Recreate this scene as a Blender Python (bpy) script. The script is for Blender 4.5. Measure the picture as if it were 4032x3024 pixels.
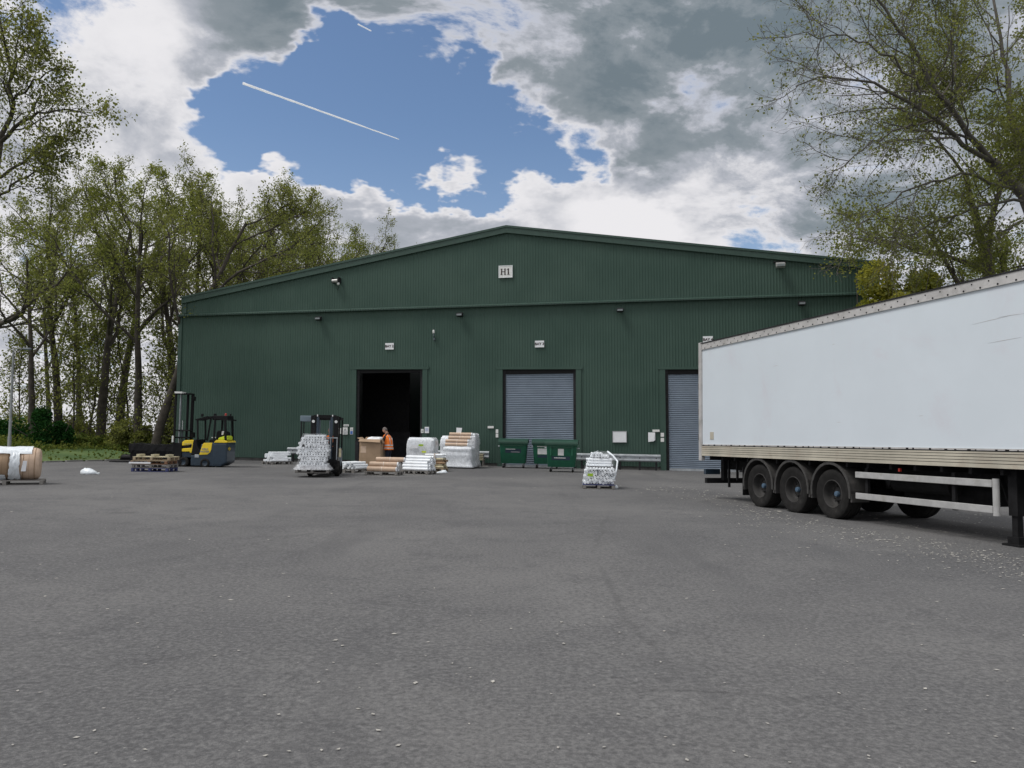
import bpy, math, random
import numpy as np
from mathutils import Vector, Matrix
R = math.radians
sc = bpy.context.scene
for o in list(bpy.data.objects):
    bpy.data.objects.remove(o)
col = sc.collection

# ------------------------------------------------------------------ camera
FPX, CX, CY, PITCH, EYE = 3030.0, 2016.0, 1512.0, math.atan(208 / 3030.0), 1.6
cam_d = bpy.data.cameras.new('camera')
cam_d.sensor_width = 36.0
cam_d.lens = FPX / 4032 * 36
cam_d.clip_end = 9000
cam_d.clip_start = 0.1
cam = bpy.data.objects.new('camera', cam_d)
cam.location = (0, 0, EYE)
cam.rotation_euler = (R(90) + PITCH, 0, 0)
col.objects.link(cam)
sc.camera = cam
S = 0.0165          # the yard falls to the right


def ray(px, py):
    """direction through a point of the 4032 x 3024 photograph"""
    x, z = (px - CX) / FPX, -(py - CY) / FPX
    c, s = math.cos(PITCH), math.sin(PITCH)
    return Vector((x, c - z * s, s + z * c))


def P(px, py, D):
    r = ray(px, py)
    return Vector((0, 0, EYE)) + r * (D / r.y)


def gz(x, y=0):
    return -S * max(-28, min(28, x))


def PG(px, py):
    r = ray(px, py)
    t = -EYE / (r.z + S * r.x)
    return Vector((0, 0, EYE)) + r * t


# ------------------------------------------------------------------ world
SUN_EL, SUN_AZ = 60, -112      # azimuth measured from +Y (ahead) towards +X; sun behind thin cloud
sc.view_settings.view_transform = 'Standard'
sc.view_settings.look = 'None'
sc.view_settings.exposure = 0.12
sc.view_settings.gamma = 1
sc.cycles.max_bounces = 5
sc.cycles.transparent_max_bounces = 12
sc.cycles.diffuse_bounces = 2
sc.cycles.use_adaptive_sampling = True


class NT:
    def __init__(self, tree):
        self.t = tree
        self.n, self.l = tree.nodes, tree.links

    def new(self, kind, **kw):
        nd = self.n.new(kind)
        for k, v in kw.items():
            setattr(nd, k, v)
        return nd

    def put(self, sock, val):
        if hasattr(val, 'is_output') or isinstance(val, bpy.types.NodeSocket):
            self.l.new(val, sock)
        else:
            sock.default_value = val

    def math(self, op, a, b=None, c=None, clamp=False):
        nd = self.new('ShaderNodeMath', operation=op)
        nd.use_clamp = clamp
        self.put(nd.inputs[0], a)
        if b is not None:
            self.put(nd.inputs[1], b)
        if c is not None:
            self.put(nd.inputs[2], c)
        return nd.outputs[0]

    def vmath(self, op, a, b=None):
        nd = self.new('ShaderNodeVectorMath', operation=op)
        self.put(nd.inputs[0], a)
        if b is not None:
            if op == 'SCALE':
                self.put(nd.inputs['Scale'], b)
            else:
                self.put(nd.inputs[1], b)
        return nd.outputs['Value'] if op in ('DOT_PRODUCT', 'LENGTH', 'DISTANCE') else nd.outputs[0]

    def rng(self, v, a, b, c=0.0, d=1.0, smooth=True):
        nd = self.new('ShaderNodeMapRange')
        nd.interpolation_type = 'SMOOTHSTEP' if smooth else 'LINEAR'
        self.put(nd.inputs[0], v)
        for i, q in enumerate((a, b, c, d)):
            self.put(nd.inputs[1 + i], q)
        return nd.outputs[0]

    def noise(self, vec, scale, detail=4, rough=0.5, dist=0.0, col=False, lac=2.0):
        nd = self.new('ShaderNodeTexNoise')
        if vec is not None:
            self.put(nd.inputs['Vector'], vec)
        nd.inputs['Scale'].default_value = scale
        nd.inputs['Detail'].default_value = detail
        nd.inputs['Roughness'].default_value = rough
        nd.inputs['Distortion'].default_value = dist
        nd.inputs['Lacunarity'].default_value = lac
        return nd.outputs['Color' if col else 'Fac']

    def mix(self, f, a, b, blend='MIX'):
        nd = self.new('ShaderNodeMix', data_type='RGBA', blend_type=blend)
        self.put(nd.inputs[0], f)
        for i, q in ((6, a), (7, b)):
            if isinstance(q, (tuple, list)) and len(q) == 3:
                q = (*q, 1)
            self.put(nd.inputs[i], q)
        return nd.outputs[2]


world = bpy.data.worlds.new('World')
sc.world = world
world.use_nodes = True
w = NT(world.node_tree)
w.n.clear()
out = w.new('ShaderNodeOutputWorld')
bg = w.new('ShaderNodeBackground')
bg.inputs['Strength'].default_value = 0.1
sky = w.new('ShaderNodeTexSky', sky_type='NISHITA')
sky.sun_disc = False
sky.sun_elevation = R(SUN_EL)
sky.sun_rotation = R(SUN_AZ)
sky.air_density = 1.0
sky.dust_density = 0.6
sky.ozone_density = 2.0
tc = w.new('ShaderNodeTexCoord')
dirv = tc.outputs['Generated']
sep = w.new('ShaderNodeSeparateXYZ')
w.l.new(dirv, sep.inputs[0])
zc = w.math('MAXIMUM', sep.outputs[2], 0.0)
den = w.math('ADD', zc, 0.33)
cmb = w.new('ShaderNodeCombineXYZ')
w.l.new(w.math('DIVIDE', sep.outputs[0], den), cmb.inputs[0])
w.l.new(w.math('DIVIDE', sep.outputs[1], den), cmb.inputs[1])
w.l.new(w.math('MULTIPLY', zc, 1.3), cmb.inputs[2])
q = cmb.outputs[0]
warp = w.vmath('SCALE', w.vmath('SUBTRACT', w.noise(q, 1.7, 2, 0.55, col=True), (0.5, 0.5, 0.5)), 0.26)
qw = w.vmath('ADD', q, warp)
n1 = w.noise(qw, 3.4, 9, 0.62)
n2 = w.noise(w.vmath('ADD', qw, (3.7, 1.3, 0.4)), 2.3, 3, 0.5)
n3 = w.noise(w.vmath('ADD', qw, (7.1, 4.3, 2.4)), 8.5, 7, 0.65)
K = 4032 / 2212.0
OFFY = 24
# the cloud field is distorted before the broad shapes are read, so that no edge follows a circle
bd_ = w.vmath('SCALE', w.vmath('SUBTRACT', w.noise(q, 3.3, 5, 0.62, col=True), (0.5, 0.5, 0.5)), 0.24)
bdir = w.vmath('NORMALIZE', w.vmath('ADD', dirv, bd_))


def blobs(lst, src):
    tot = None
    for (bx, by, br, bw) in lst:
        d = ray(bx * K, (by + OFFY) * K).normalized()
        ang = br * K / FPX
        dp = w.vmath('DOT_PRODUCT', src, tuple(d))
        v = w.rng(dp, math.cos(ang), math.cos(ang * 0.1), 0.0, bw)
        tot = v if tot is None else w.math('ADD', tot, v)
    return tot


holes = w.math('MINIMUM', blobs([
    (535, 265, 120, .48), (640, 265, 180, .60), (780, 250, 190, .55), (950, 262, 190, .62), (1090, 285, 160, .58),
    (830, 315, 160, .42), (450, 315, 100, .45), (755, 95, 85, .62), (720, 150, 80, .3), (1230, 315, 120, .45), (1340, 295, 90, .35), (1455, 255, 100, .16),
    (740, 445, 100, .18), (985, 100, 60, .28), (1120, 445, 90, .25),
    (640, 490, 190, -.45), (880, 500, 190, -.50), (1080, 460, 180, -.60), (1210, 430, 150, -.35), (1330, 430, 220, -.40), (420, 440, 200, -.35), (260, 200, 190, -.2)], bdir), 0.86)
grey = blobs([
    (1800, -20, 560, 1.15), (1350, -60, 470, .9), (2150, 60, 480, .5), (1000, -60, 380, .95), (760, -60, 260, .5), (560, 70, 190, .45), (600, -60, 320, .3), (480, 250, 120, .2),
    (2010, 440, 190, .40), (1780, 500, 170, .25), (90, 300, 220, .22), (330, 240, 160, .18), (1500, 120, 260, .35)], bdir)
white = blobs([(1230, 225, 120, .5), (380, 70, 170, .4), (780, 30, 90, .5), (1060, 160, 110, .3), (1500, 360, 330, .55), (1250, 430, 260, .4), (250, 180, 200, .25), (450, 430, 260, .3)], bdir)
dens = w.math('ADD', w.math('SUBTRACT', 0.46, w.math('MULTIPLY', holes, 1.12)), w.math('MULTIPLY', w.math('SUBTRACT', n1, 0.5), 2.7))
dens = w.math('ADD', dens, w.math('MULTIPLY', w.math('SUBTRACT', n3, 0.5), 0.85))
alpha = w.rng(dens, -0.06, 0.30)
thick = w.math('ADD', w.math('SUBTRACT', w.math('MULTIPLY', grey, 1.5), w.math('MULTIPLY', white, 0.55)), w.math('MULTIPLY', w.math('SUBTRACT', n2, 0.37), 1.7))
thick = w.math('ADD', thick, w.math('MULTIPLY', w.math('SUBTRACT', n3, 0.5), 0.42))
thick = w.math('MULTIPLY', thick, w.rng(dens, 0.0, 1.05))
ccol = w.mix(w.rng(thick, -0.05, 0.50), (7.7, 7.6, 7.8), (4.1, 4.3, 4.8))
ccol = w.mix(w.rng(thick, 0.35, 1.0), ccol, (2.35, 2.70, 3.0))
ccol = w.mix(w.rng(thick, 0.9, 2.0), ccol, (1.55, 1.95, 2.25))
skyc = w.mix(1.0, sky.outputs[0], (1.04, 1.08, 1.12), 'MULTIPLY')
lowhaze = w.rng(sep.outputs[2], 0.0, 0.40, 0.5, 0.0)
skyc = w.mix(lowhaze, skyc, (4.2, 5.0, 6.2))
fin = w.mix(alpha, skyc, ccol)
w.l.new(fin, bg.inputs['Color'])
w.l.new(bg.outputs[0], out.inputs['Surface'])
world.cycles.sampling_method = 'MANUAL'
world.cycles.sample_map_resolution = 256

sun_d = bpy.data.lights.new('sun', 'SUN')
sun_d.energy = 2.0
sun_d.angle = R(20)
sun_d.color = (1.0, 0.97, 0.93)
sun = bpy.data.objects.new('sun', sun_d)
sd = Vector((math.sin(R(SUN_AZ)) * math.cos(R(SUN_EL)), math.cos(R(SUN_AZ)) * math.cos(R(SUN_EL)), math.sin(R(SUN_EL))))
sun.rotation_euler = sd.to_track_quat('Z', 'Y').to_euler()
sun.location = sd * 60
col.objects.link(sun)

# ------------------------------------------------------------------ materials
MATS = {}


def mat(name, base, rough=0.6, metal=0.0, var=0.0, vscale=6.0, bump=0.0, bscale=40.0, spec=0.4, coat=0.0, dirt=None, dscale=2.0, damt=0.5):
    """painted / plain surface with procedural tone variation, relief and dirt of its own shape"""
    if name in MATS:
        return MATS[name]
    m = bpy.data.materials.new(name)
    m.use_nodes = True
    t = NT(m.node_tree)
    b = t.n['Principled BSDF']
    b.inputs['Roughness'].default_value = rough
    b.inputs['Metallic'].default_value = metal
    b.inputs['Specular IOR Level'].default_value = spec
    b.inputs['Coat Weight'].default_value = coat
    tcn = t.new('ShaderNodeTexCoord')
    v = tcn.outputs['Object']
    c = (*base, 1)
    if var:
        f = t.noise(v, vscale, 5, 0.6)
        c = t.mix(t.rng(f, 0.3, 0.7), tuple(x * (1 - var) for x in base), tuple(min(1, x * (1 + var)) for x in base))
    if dirt:
        f = t.noise(v, dscale, 7, 0.65, 0.6)
        c = t.mix(t.math('MULTIPLY', t.rng(f, 0.5, 0.72), damt), c, dirt)
    t.put(b.inputs['Base Color'], c)
    if bump:
        bn = t.new('ShaderNodeBump')
        bn.inputs['Strength'].default_value = bump
        bn.inputs['Distance'].default_value = 0.02
        t.l.new(t.noise(v, bscale, 4, 0.6), bn.inputs['Height'])
        t.l.new(bn.outputs[0], b.inputs['Normal'])
    MATS[name] = m
    return m


def leaf_mat(name, ca, cb, trans=0.45):
    m = bpy.data.materials.new(name)
    m.use_nodes = True
    t = NT(m.node_tree)
    t.n.clear()
    o = t.new('ShaderNodeOutputMaterial')
    g = t.new('ShaderNodeNewGeometry')
    f = t.noise(g.outputs['Position'], 0.8, 2, 0.6)
    f2 = g.outputs['Random Per Island']
    c = t.mix(t.rng(t.math('ADD', t.math('MULTIPLY', f, 0.7), t.math('MULTIPLY', f2, 0.3)), 0.3, 0.7), ca, cb)
    d = t.new('ShaderNodeBsdfDiffuse')
    tr = t.new('ShaderNodeBsdfTranslucent')
    t.put(d.inputs[0], c)
    t.put(tr.inputs[0], t.mix(1.0, c, (1.25, 1.2, 0.7), 'MULTIPLY'))
    mx = t.new('ShaderNodeMixShader')
    mx.inputs[0].default_value = trans
    t.l.new(d.outputs[0], mx.inputs[1])
    t.l.new(tr.outputs[0], mx.inputs[2])
    t.l.new(mx.outputs[0], o.inputs[0])
    MATS[name] = m
    return m


def film_mat(name, base=(0.85, 0.87, 0.9), alpha=0.6, rough=0.25, bump=0.6, bscale=9, vary=0.25):
    m = bpy.data.materials.new(name)
    m.use_nodes = True
    t = NT(m.node_tree)
    b = t.n['Principled BSDF']
    o = t.n['Material Output']
    tcn = t.new('ShaderNodeTexCoord')
    v = t.vmath('MULTIPLY', tcn.outputs['Object'], (1.0, 1.0, 0.55))
    f = t.noise(v, bscale, 5, 0.65, 1.2)
    b.inputs['Base Color'].default_value = (*base, 1)
    b.inputs['Roughness'].default_value = rough
    bn = t.new('ShaderNodeBump')
    bn.inputs['Strength'].default_value = bump
    bn.inputs['Distance'].default_value = 0.05
    t.l.new(f, bn.inputs['Height'])
    t.l.new(bn.outputs[0], b.inputs['Normal'])
    tp = t.new('ShaderNodeBsdfTransparent')
    mx = t.new('ShaderNodeMixShader')
    t.put(mx.inputs[0], t.rng(f, 0.3, 0.7, max(0, alpha - vary), min(1, alpha + vary)))
    t.l.new(tp.outputs[0], mx.inputs[1])
    t.l.new(b.outputs[0], mx.inputs[2])
    t.l.new(mx.outputs[0], o.inputs['Surface'])
    MATS[name] = m
    return m


def asphalt_mat():
    m = bpy.data.materials.new('asphalt')
    m.use_nodes = True
    t = NT(m.node_tree)
    b = t.n['Principled BSDF']
    g = t.new('ShaderNodeNewGeometry')
    v = g.outputs['Position']
    big = t.noise(v, 0.16, 5, 0.6, 0.4)
    mid = t.noise(v, 1.3, 6, 0.65)
    fine = t.noise(v, 38, 4, 0.75)
    grain = t.noise(v, 150, 2, 0.8)
    rough_ = t.noise(v, 26, 5, 0.80)
    c = t.mix(t.rng(big, 0.32, 0.7), (0.098, 0.098, 0.100), (0.158, 0.156, 0.153))
    c = t.mix(t.math('MULTIPLY', t.rng(mid, 0.46, 0.72), 0.6), c, (0.084, 0.084, 0.087))
    c = t.mix(t.rng(rough_, 0.44, 0.72, 0.0, 0.60), c, (0.25, 0.248, 0.243))
    c = t.mix(t.rng(rough_, 0.52, 0.30, 0.0, 0.65), c, (0.055, 0.055, 0.057))
    c = t.mix(t.rng(grain, 0.42, 0.3, 0.0, 0.6), c, (0.05, 0.05, 0.052))
    # pale aggregate specks
    vo = t.new('ShaderNodeTexVoronoi')
    vo.inputs['Scale'].default_value = 24
    t.l.new(v, vo.inputs['Vector'])
    sepc = t.new('ShaderNodeSeparateColor')
    t.l.new(vo.outputs['Color'], sepc.inputs[0])
    spk = t.math('MULTIPLY', t.rng(vo.outputs['Distance'], 0.20, 0.08), t.rng(sepc.outputs[0], 0.965, 0.98))
    c = t.mix(t.math('MULTIPLY', spk, 0.6), c, (0.42, 0.41, 0.39))
    # tyre wear in long faint streaks
    seam = t.noise(t.vmath('MULTIPLY', v, (1.0, 0.16, 1.0)), 0.9, 4, 0.6)
    c = t.mix(t.math('MULTIPLY', t.rng(seam, 0.56, 0.68), 0.35), c, (0.085, 0.085, 0.088))
    # worn laying joints of the asphalt, each a wandering line on the ground
    wv = t.vmath('SCALE', t.vmath('SUBTRACT', t.noise(v, 0.8, 5, 0.65, col=True), (0.5, 0.5, 0.5)), 0.55)
    vw = t.vmath('ADD', v, wv)
    for (pa, pb, wd, amt) in ((PG(2280, 2715), PG(3500, 2745), .07, .24), (PG(2330, 2200), PG(2660, 2700), .07, .22), (PG(330, 2640), PG(900, 2560), .07, .16),
                              (PG(420, 2020), PG(560, 2018), .30, .35), (PG(100, 2300), PG(1500, 2050), .10, .14), (PG(2400, 2010), PG(2330, 2200), .08, .16)):
        d_ = (pb - pa)
        L_ = d_.length
        d_ = d_ / L_
        n_ = Vector((-d_.y, d_.x, 0))
        off = t.math('ABSOLUTE', t.math('SUBTRACT', t.vmath('DOT_PRODUCT', vw, tuple(n_)), pa.dot(n_)))
        al = t.math('SUBTRACT', t.vmath('DOT_PRODUCT', vw, tuple(d_)), pa.dot(d_))
        inside = t.math('MULTIPLY', t.rng(al, 0.0, .25 * L_), t.rng(al, L_, .75 * L_))
        f_ = t.math('MULTIPLY', t.math('MULTIPLY', t.rng(off, wd, 0.0), inside), amt)
        c = t.mix(f_, c, (0.04, 0.04, 0.042))
    t.put(b.inputs['Base Color'], c)
    b.inputs['Roughness'].default_value = 0.88
    b.inputs['Specular IOR Level'].default_value = 0.25
    bn = t.new('ShaderNodeBump')
    bn.inputs['Strength'].default_value = 0.55
    bn.inputs['Distance'].default_value = 0.012
    t.l.new(t.math('ADD', fine, t.math('MULTIPLY', grain, 0.6)), bn.inputs['Height'])
    t.l.new(bn.outputs[0], b.inputs['Normal'])
    MATS['asphalt'] = m
    return m


def clad_mat():
    m = bpy.data.materials.new('green_cladding')
    m.use_nodes = True
    t = NT(m.node_tree)
    b = t.n['Principled BSDF']
    tcn = t.new('ShaderNodeTexCoord')
    v = tcn.outputs['Object']
    big = t.noise(v, 0.35, 5, 0.55)
    strk = t.noise(t.vmath('MULTIPLY', v, (3.0, 1.0, 0.25)), 1.6, 5, 0.6)
    c = t.mix(t.rng(big, 0.3, 0.7), (0.036, 0.073, 0.057), (0.049, 0.090, 0.071))
    c = t.mix(t.math('MULTIPLY', t.rng(strk, 0.5, 0.8), 0.35), c, (0.062, 0.108, 0.086))
    t.put(b.inputs['Base Color'], c)
    b.inputs['Roughness'].default_value = 0.55
    b.inputs['Specular IOR Level'].default_value = 0.3
    MATS['green_cladding'] = m
    return m


asphalt_mat()
clad_mat()
mat('green_trim', (0.036, 0.071, 0.056), 0.5, var=0.1)
mat('green_dark', (0.02, 0.05, 0.035), 0.5)
mat('plinth', (0.075, 0.075, 0.072), 0.9, var=0.3, vscale=2, bump=0.3)
mat('dark_steel', (0.020, 0.020, 0.022), 0.6, var=0.3, spec=.25)
mat('black_steel', (0.010, 0.010, 0.011), 0.6, var=0.2, spec=.2)
mat('shutter', (0.205, 0.25, 0.305), 0.45, metal=0.2, var=0.08, vscale=1.2)
mat('galv', (0.42, 0.45, 0.47), 0.45, metal=0.6, var=0.2, vscale=3)
mat('lamp_grey', (0.24, 0.255, 0.26), 0.55, metal=.3, var=.15)
mat('sign_white', (0.72, 0.73, 0.71), 0.5, var=0.04)
mat('sign_ink', (0.03, 0.012, 0.012), 0.6)
mat('sign_blue', (0.05, 0.14, 0.42), 0.5)
mat('sign_grey', (0.35, 0.36, 0.37), 0.5)
mat('paper', (0.78, 0.80, 0.82), 0.7, var=0.04)
mat('white_paint', (0.63, 0.69, 0.74), 0.35, var=0.02, vscale=0.8, dirt=(0.60, 0.60, 0.65), dscale=.6, damt=0.6)
mat('trailer_rail', (0.50, 0.49, 0.48), 0.5, metal=0.2, var=0.1, dirt=(0.25, 0.24, 0.22))
mat('rub_rail', (0.47, 0.44, 0.36), 0.6, var=0.14, vscale=1.3, dirt=(0.36, 0.28, 0.22), dscale=1.1)
mat('chassis', (0.014, 0.014, 0.015), 0.8, var=0.3, spec=.15)
mat('alloy_bar', (0.50, 0.50, 0.49), 0.45, metal=0.4, var=0.1, dirt=(0.3, 0.28, 0.22))
mat('tyre', (0.017, 0.0165, 0.016), 0.85, var=0.3, bump=0.2, dirt=(0.055, 0.052, 0.048), dscale=3, spec=.2)
mat('rim', (0.028, 0.027, 0.026), 0.7, var=0.3, dirt=(0.075, 0.07, 0.062), dscale=5)
mat('hub_blue', (0.07, 0.12, 0.18), 0.65, var=.2, dirt=(.06, .06, .06), dscale=9)
mat('mudguard', (0.05, 0.049, 0.047), 0.6, var=0.2, dirt=(0.11, 0.10, 0.095))
mat('lamp_red', (0.35, 0.03, 0.02), 0.3)
mat('glass_grey', (0.30, 0.33, 0.35), 0.15, spec=0.6)
mat('fork_yellow', (0.86, 0.63, 0.03), 0.35, var=0.05, coat=0.3)
mat('fork_navy', (0.022, 0.040, 0.060), 0.4, var=0.1, coat=0.2)
mat('fork_black', (0.008, 0.008, 0.009), 0.55, spec=.2)
mat('fork_grey', (0.10, 0.12, 0.14), 0.5, var=0.1)
mat('fork_blue', (0.16, 0.21, 0.25), 0.5, var=0.05)
mat('chrome', (0.6, 0.6, 0.6), 0.25, metal=0.9)
mat('hivis_yellow', (0.62, 0.75, 0.04), 0.7)
mat('hivis_orange', (1.0, 0.23, 0.03), 0.7, var=0.06)
mat('reflective', (0.62, 0.62, 0.62), 0.35)
mat('cloth_black', (0.016, 0.016, 0.018), 0.9, bump=0.2)
mat('cloth_navy', (0.012, 0.018, 0.035), 0.9, bump=0.2)
mat('skin', (0.42, 0.24, 0.17), 0.6)
mat('hair_grey', (0.14, 0.12, 0.11), 0.8, bump=0.5)
mat('boot', (0.03, 0.022, 0.016), 0.7)
mat('kraft', (0.56, 0.42, 0.31), 0.7, var=0.1, vscale=5)
mat('kraft_dark', (0.30, 0.20, 0.12), 0.75, var=0.15)
mat('carton', (0.36, 0.255, 0.165), 0.8, var=0.1, vscale=2.5)
mat('twine', (0.75, 0.66, 0.58), 0.6)
mat('tube_white', (0.86, 0.90, 0.93), 0.5, var=0.06, vscale=8)
mat('tube_core', (0.72, 0.75, 0.78), 0.8)
mat('wood', (0.34, 0.27, 0.18), 0.8, var=0.25, vscale=7, bump=0.2)
mat('wood_pale', (0.52, 0.47, 0.32), 0.8, var=0.2, vscale=7)
mat('wood_grey', (0.22, 0.21, 0.195), 0.85, var=0.25, vscale=7)
mat('wood_brown', (0.22, 0.12, 0.07), 0.8, var=0.2)
mat('pallet_blue', (0.05, 0.06, 0.16), 0.7, var=0.25)
mat('bin_green', (0.012, 0.105, 0.058), 0.45, var=0.08, coat=0.1)
mat('bin_lid', (0.014, 0.055, 0.036), 0.5, var=0.1)
mat('sticker_dark', (0.02, 0.04, 0.06), 0.5)
mat('label_green', (0.33, 0.52, 0.03), 0.5)
mat('cone_orange', (0.55, 0.10, 0.04), 0.6, var=0.1)
mat('cone_white', (0.7, 0.7, 0.66), 0.5)
mat('black_wrap', (0.005, 0.005, 0.006), 0.5, bump=0.5, bscale=7, spec=.25)
mat('kerb_concrete', (0.20, 0.20, 0.19), 0.9, var=0.2, vscale=3, bump=0.2)
mat('bark', (0.062, 0.053, 0.045), 0.95, var=0.35, vscale=2.2, bump=0.6, bscale=9)
mat('bark_limb', (0.115, 0.105, 0.095), 0.95, var=0.3, vscale=2.2, bump=0.6, bscale=9)
mat('bark_pale', (0.12, 0.11, 0.10), 0.95, var=0.35, vscale=2.2, bump=0.6, bscale=9)
mat('contrail', (0.95, 0.96, 0.98), 1.0)
mat('litter', (0.40, 0.385, 0.35), 0.8, var=0.2, vscale=1.5)
mat('asphalt_dark', (0.02, 0.02, 0.02), 0.9)
leaf_mat('leaf_olive', (0.125, 0.145, 0.048), (0.24, 0.26, 0.10), .5)
leaf_mat('leaf_spring', (0.14, 0.17, 0.045), (0.27, 0.30, 0.105), .5)
leaf_mat('leaf_lime', (0.17, 0.19, 0.03), (0.34, 0.33, 0.075), .5)
leaf_mat('leaf_dark', (0.012, 0.045, 0.012), (0.03, 0.085, 0.025), 0.25)
leaf_mat('leaf_ground', (0.06, 0.095, 0.025), (0.17, 0.19, 0.05), 0.35)
film_mat('film', alpha=0.55)
film_mat('film_thick', base=(.84, .90, .94), alpha=0.92, bump=0.35, bscale=5, vary=.08)
film_mat('film_tight', base=(.82, .86, .90), alpha=0.84, bump=0.8, bscale=6, vary=.12, rough=.22)
film_mat('film_clear', alpha=0.07, bump=0.2, bscale=4, vary=.05, rough=.4)
M = MATS


def grass_mat():
    m = bpy.data.materials.new('field_grass')
    m.use_nodes = True
    t = NT(m.node_tree)
    b = t.n['Principled BSDF']
    g = t.new('ShaderNodeNewGeometry')
    v = g.outputs['Position']
    c = t.mix(t.rng(t.noise(v, 0.25, 6, 0.65), 0.35, 0.65), (0.055, 0.115, 0.025), (0.10, 0.155, 0.04))
    c = t.mix(t.rng(t.noise(v, 6, 5, 0.7), 0.45, 0.75, 0, 0.6), c, (0.10, 0.085, 0.045))
    t.put(b.inputs['Base Color'], c)
    b.inputs['Roughness'].default_value = 0.95
    MATS['field_grass'] = m


grass_mat()


# ------------------------------------------------------------------ mesh helpers
class MB:
    def __init__(self):
        self.v, self.f, self.mi, self.cur = [], [], [], 0

    def mat(self, i):
        self.cur = i
        return self

    def add(self, vs, fs):
        o = len(self.v)
        self.v.extend([tuple(x) for x in vs])
        self.f.extend([tuple(o + i for i in f) for f in fs])
        self.mi.extend([self.cur] * len(fs))
        return self

    def b(self, x0, x1, y0, y1, z0, z1):
        return self.add([(x0, y0, z0), (x1, y0, z0), (x1, y1, z0), (x0, y1, z0), (x0, y0, z1), (x1, y0, z1), (x1, y1, z1), (x0, y1, z1)],
                        [(0, 3, 2, 1), (4, 5, 6, 7), (0, 1, 5, 4), (1, 2, 6, 5), (2, 3, 7, 6), (3, 0, 4, 7)])

    def bar(self, a, b, w, h=None, up=(0, 0, 1)):
        """box beam from a to b"""
        a, b = Vector(a), Vector(b)
        h = h or w
        d = (b - a).normalized()
        s = d.cross(Vector(up))
        if s.length < 1e-4:
            s = d.cross(Vector((0, 1, 0)))
        s.normalize()
        u = s.cross(d)
        vs = []
        for p in (a, b):
            for (i, j) in ((-1, -1), (1, -1), (1, 1), (-1, 1)):
                vs.append(p + s * (i * w / 2) + u * (j * h / 2))
        return self.add(vs, [(0, 3, 2, 1), (4, 5, 6, 7), (0, 1, 5, 4), (1, 2, 6, 5), (2, 3, 7, 6), (3, 0, 4, 7)])

    def cyl(self, a, b, r0, r1=None, n=12, caps=True):
        return self.tube([a, b], [r0, r0 if r1 is None else r1], n, caps)

    def tube(self, pts, rad, n=8, caps=True):
        pts = [Vector(p) for p in pts]
        if not hasattr(rad, '__len__'):
            rad = [rad] * len(pts)
        vs, fs = [], []
        ref = None
        for i, p in enumerate(pts):
            d = (pts[min(i + 1, len(pts) - 1)] - pts[max(i - 1, 0)]).normalized()
            if ref is None:
                ref = Vector((0, 0, 1)) if abs(d.z) < 0.9 else Vector((1, 0, 0))
            s = d.cross(ref).normalized()
            u = s.cross(d).normalized()
            ref = u
            for k in range(n):
                a = 2 * math.pi * k / n
                vs.append(p + (s * math.cos(a) + u * math.sin(a)) * rad[i])
        for i in range(len(pts) - 1):
            for k in range(n):
                fs.append((i * n + k, i * n + (k + 1) % n, (i + 1) * n + (k + 1) % n, (i + 1) * n + k))
        if caps:
            fs.append(tuple(range(n - 1, -1, -1)))
            fs.append(tuple((len(pts) - 1) * n + k for k in range(n)))
        return self.add(vs, fs)

    def prism(self, poly, y0, y1, ax='y'):
        """polygon in x-z extruded along y (ax='x': polygon in y-z along x; 'z': x-y along z)"""
        n = len(poly)

        def mk(a, b, t):
            return (a, t, b) if ax == 'y' else ((t, a, b) if ax == 'x' else (a, b, t))
        vs = [mk(a, b, y0) for a, b in poly] + [mk(a, b, y1) for a, b in poly]
        fs = [tuple(range(n)), tuple(range(2 * n - 1, n - 1, -1))]
        for i in range(n):
            j = (i + 1) % n
            fs.append((i, n + i, n + j, j))
        return self.add(vs, fs)

    def lathe(self, prof, c, axis='y', n=24):
        """profile of (radius, offset along the axis)"""
        c = Vector(c)
        A = {'x': Vector((1, 0, 0)), 'y': Vector((0, 1, 0)), 'z': Vector((0, 0, 1))}[axis]
        U = Vector((0, 0, 1)) if axis != 'z' else Vector((1, 0, 0))
        V = A.cross(U)
        vs, fs = [], []
        for (r, t) in prof:
            for k in range(n):
                a = 2 * math.pi * k / n
                vs.append(c + A * t + (U * math.cos(a) + V * math.sin(a)) * r)
        for i in range(len(prof) - 1):
            for k in range(n):
                fs.append((i * n + k, i * n + (k + 1) % n, (i + 1) * n + (k + 1) % n, (i + 1) * n + k))
        return self.add(vs, fs)

    def loft(self, secs, n=20, pw=4.0, cap=True, jit=0.0, seed=1):
        """rounded-rectangle sections (z, cx, cy, half x, half y)"""
        rg = random.Random(seed)
        vs, fs = [], []
        for (z, cx, cy, hx, hy) in secs:
            for k in range(n):
                a = 2 * math.pi * (k + 0.5) / n
                c, s = math.cos(a), math.sin(a)
                x = math.copysign(abs(c) ** (2 / pw), c) * hx
                y = math.copysign(abs(s) ** (2 / pw), s) * hy
                vs.append((cx + x + rg.uniform(-jit, jit), cy + y + rg.uniform(-jit, jit), z + rg.uniform(-jit, jit) * 0.7))
        for i in range(len(secs) - 1):
            for k in range(n):
                fs.append((i * n + k, i * n + (k + 1) % n, (i + 1) * n + (k + 1) % n, (i + 1) * n + k))
        if cap:
            fs.append(tuple(range(n - 1, -1, -1)))
            fs.append(tuple((len(secs) - 1) * n + k for k in range(n)))
        return self.add(vs, fs)

    def mesh(self, name, mats):
        me = bpy.data.meshes.new(name)
        me.from_pydata(self.v, [], self.f)
        if not isinstance(mats, (list, tuple)):
            mats = [mats]
        for m in mats:
            me.materials.append(m)
        if len(mats) > 1:
            me.polygons.foreach_set('material_index', self.mi)
        me.update()
        return me

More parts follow.
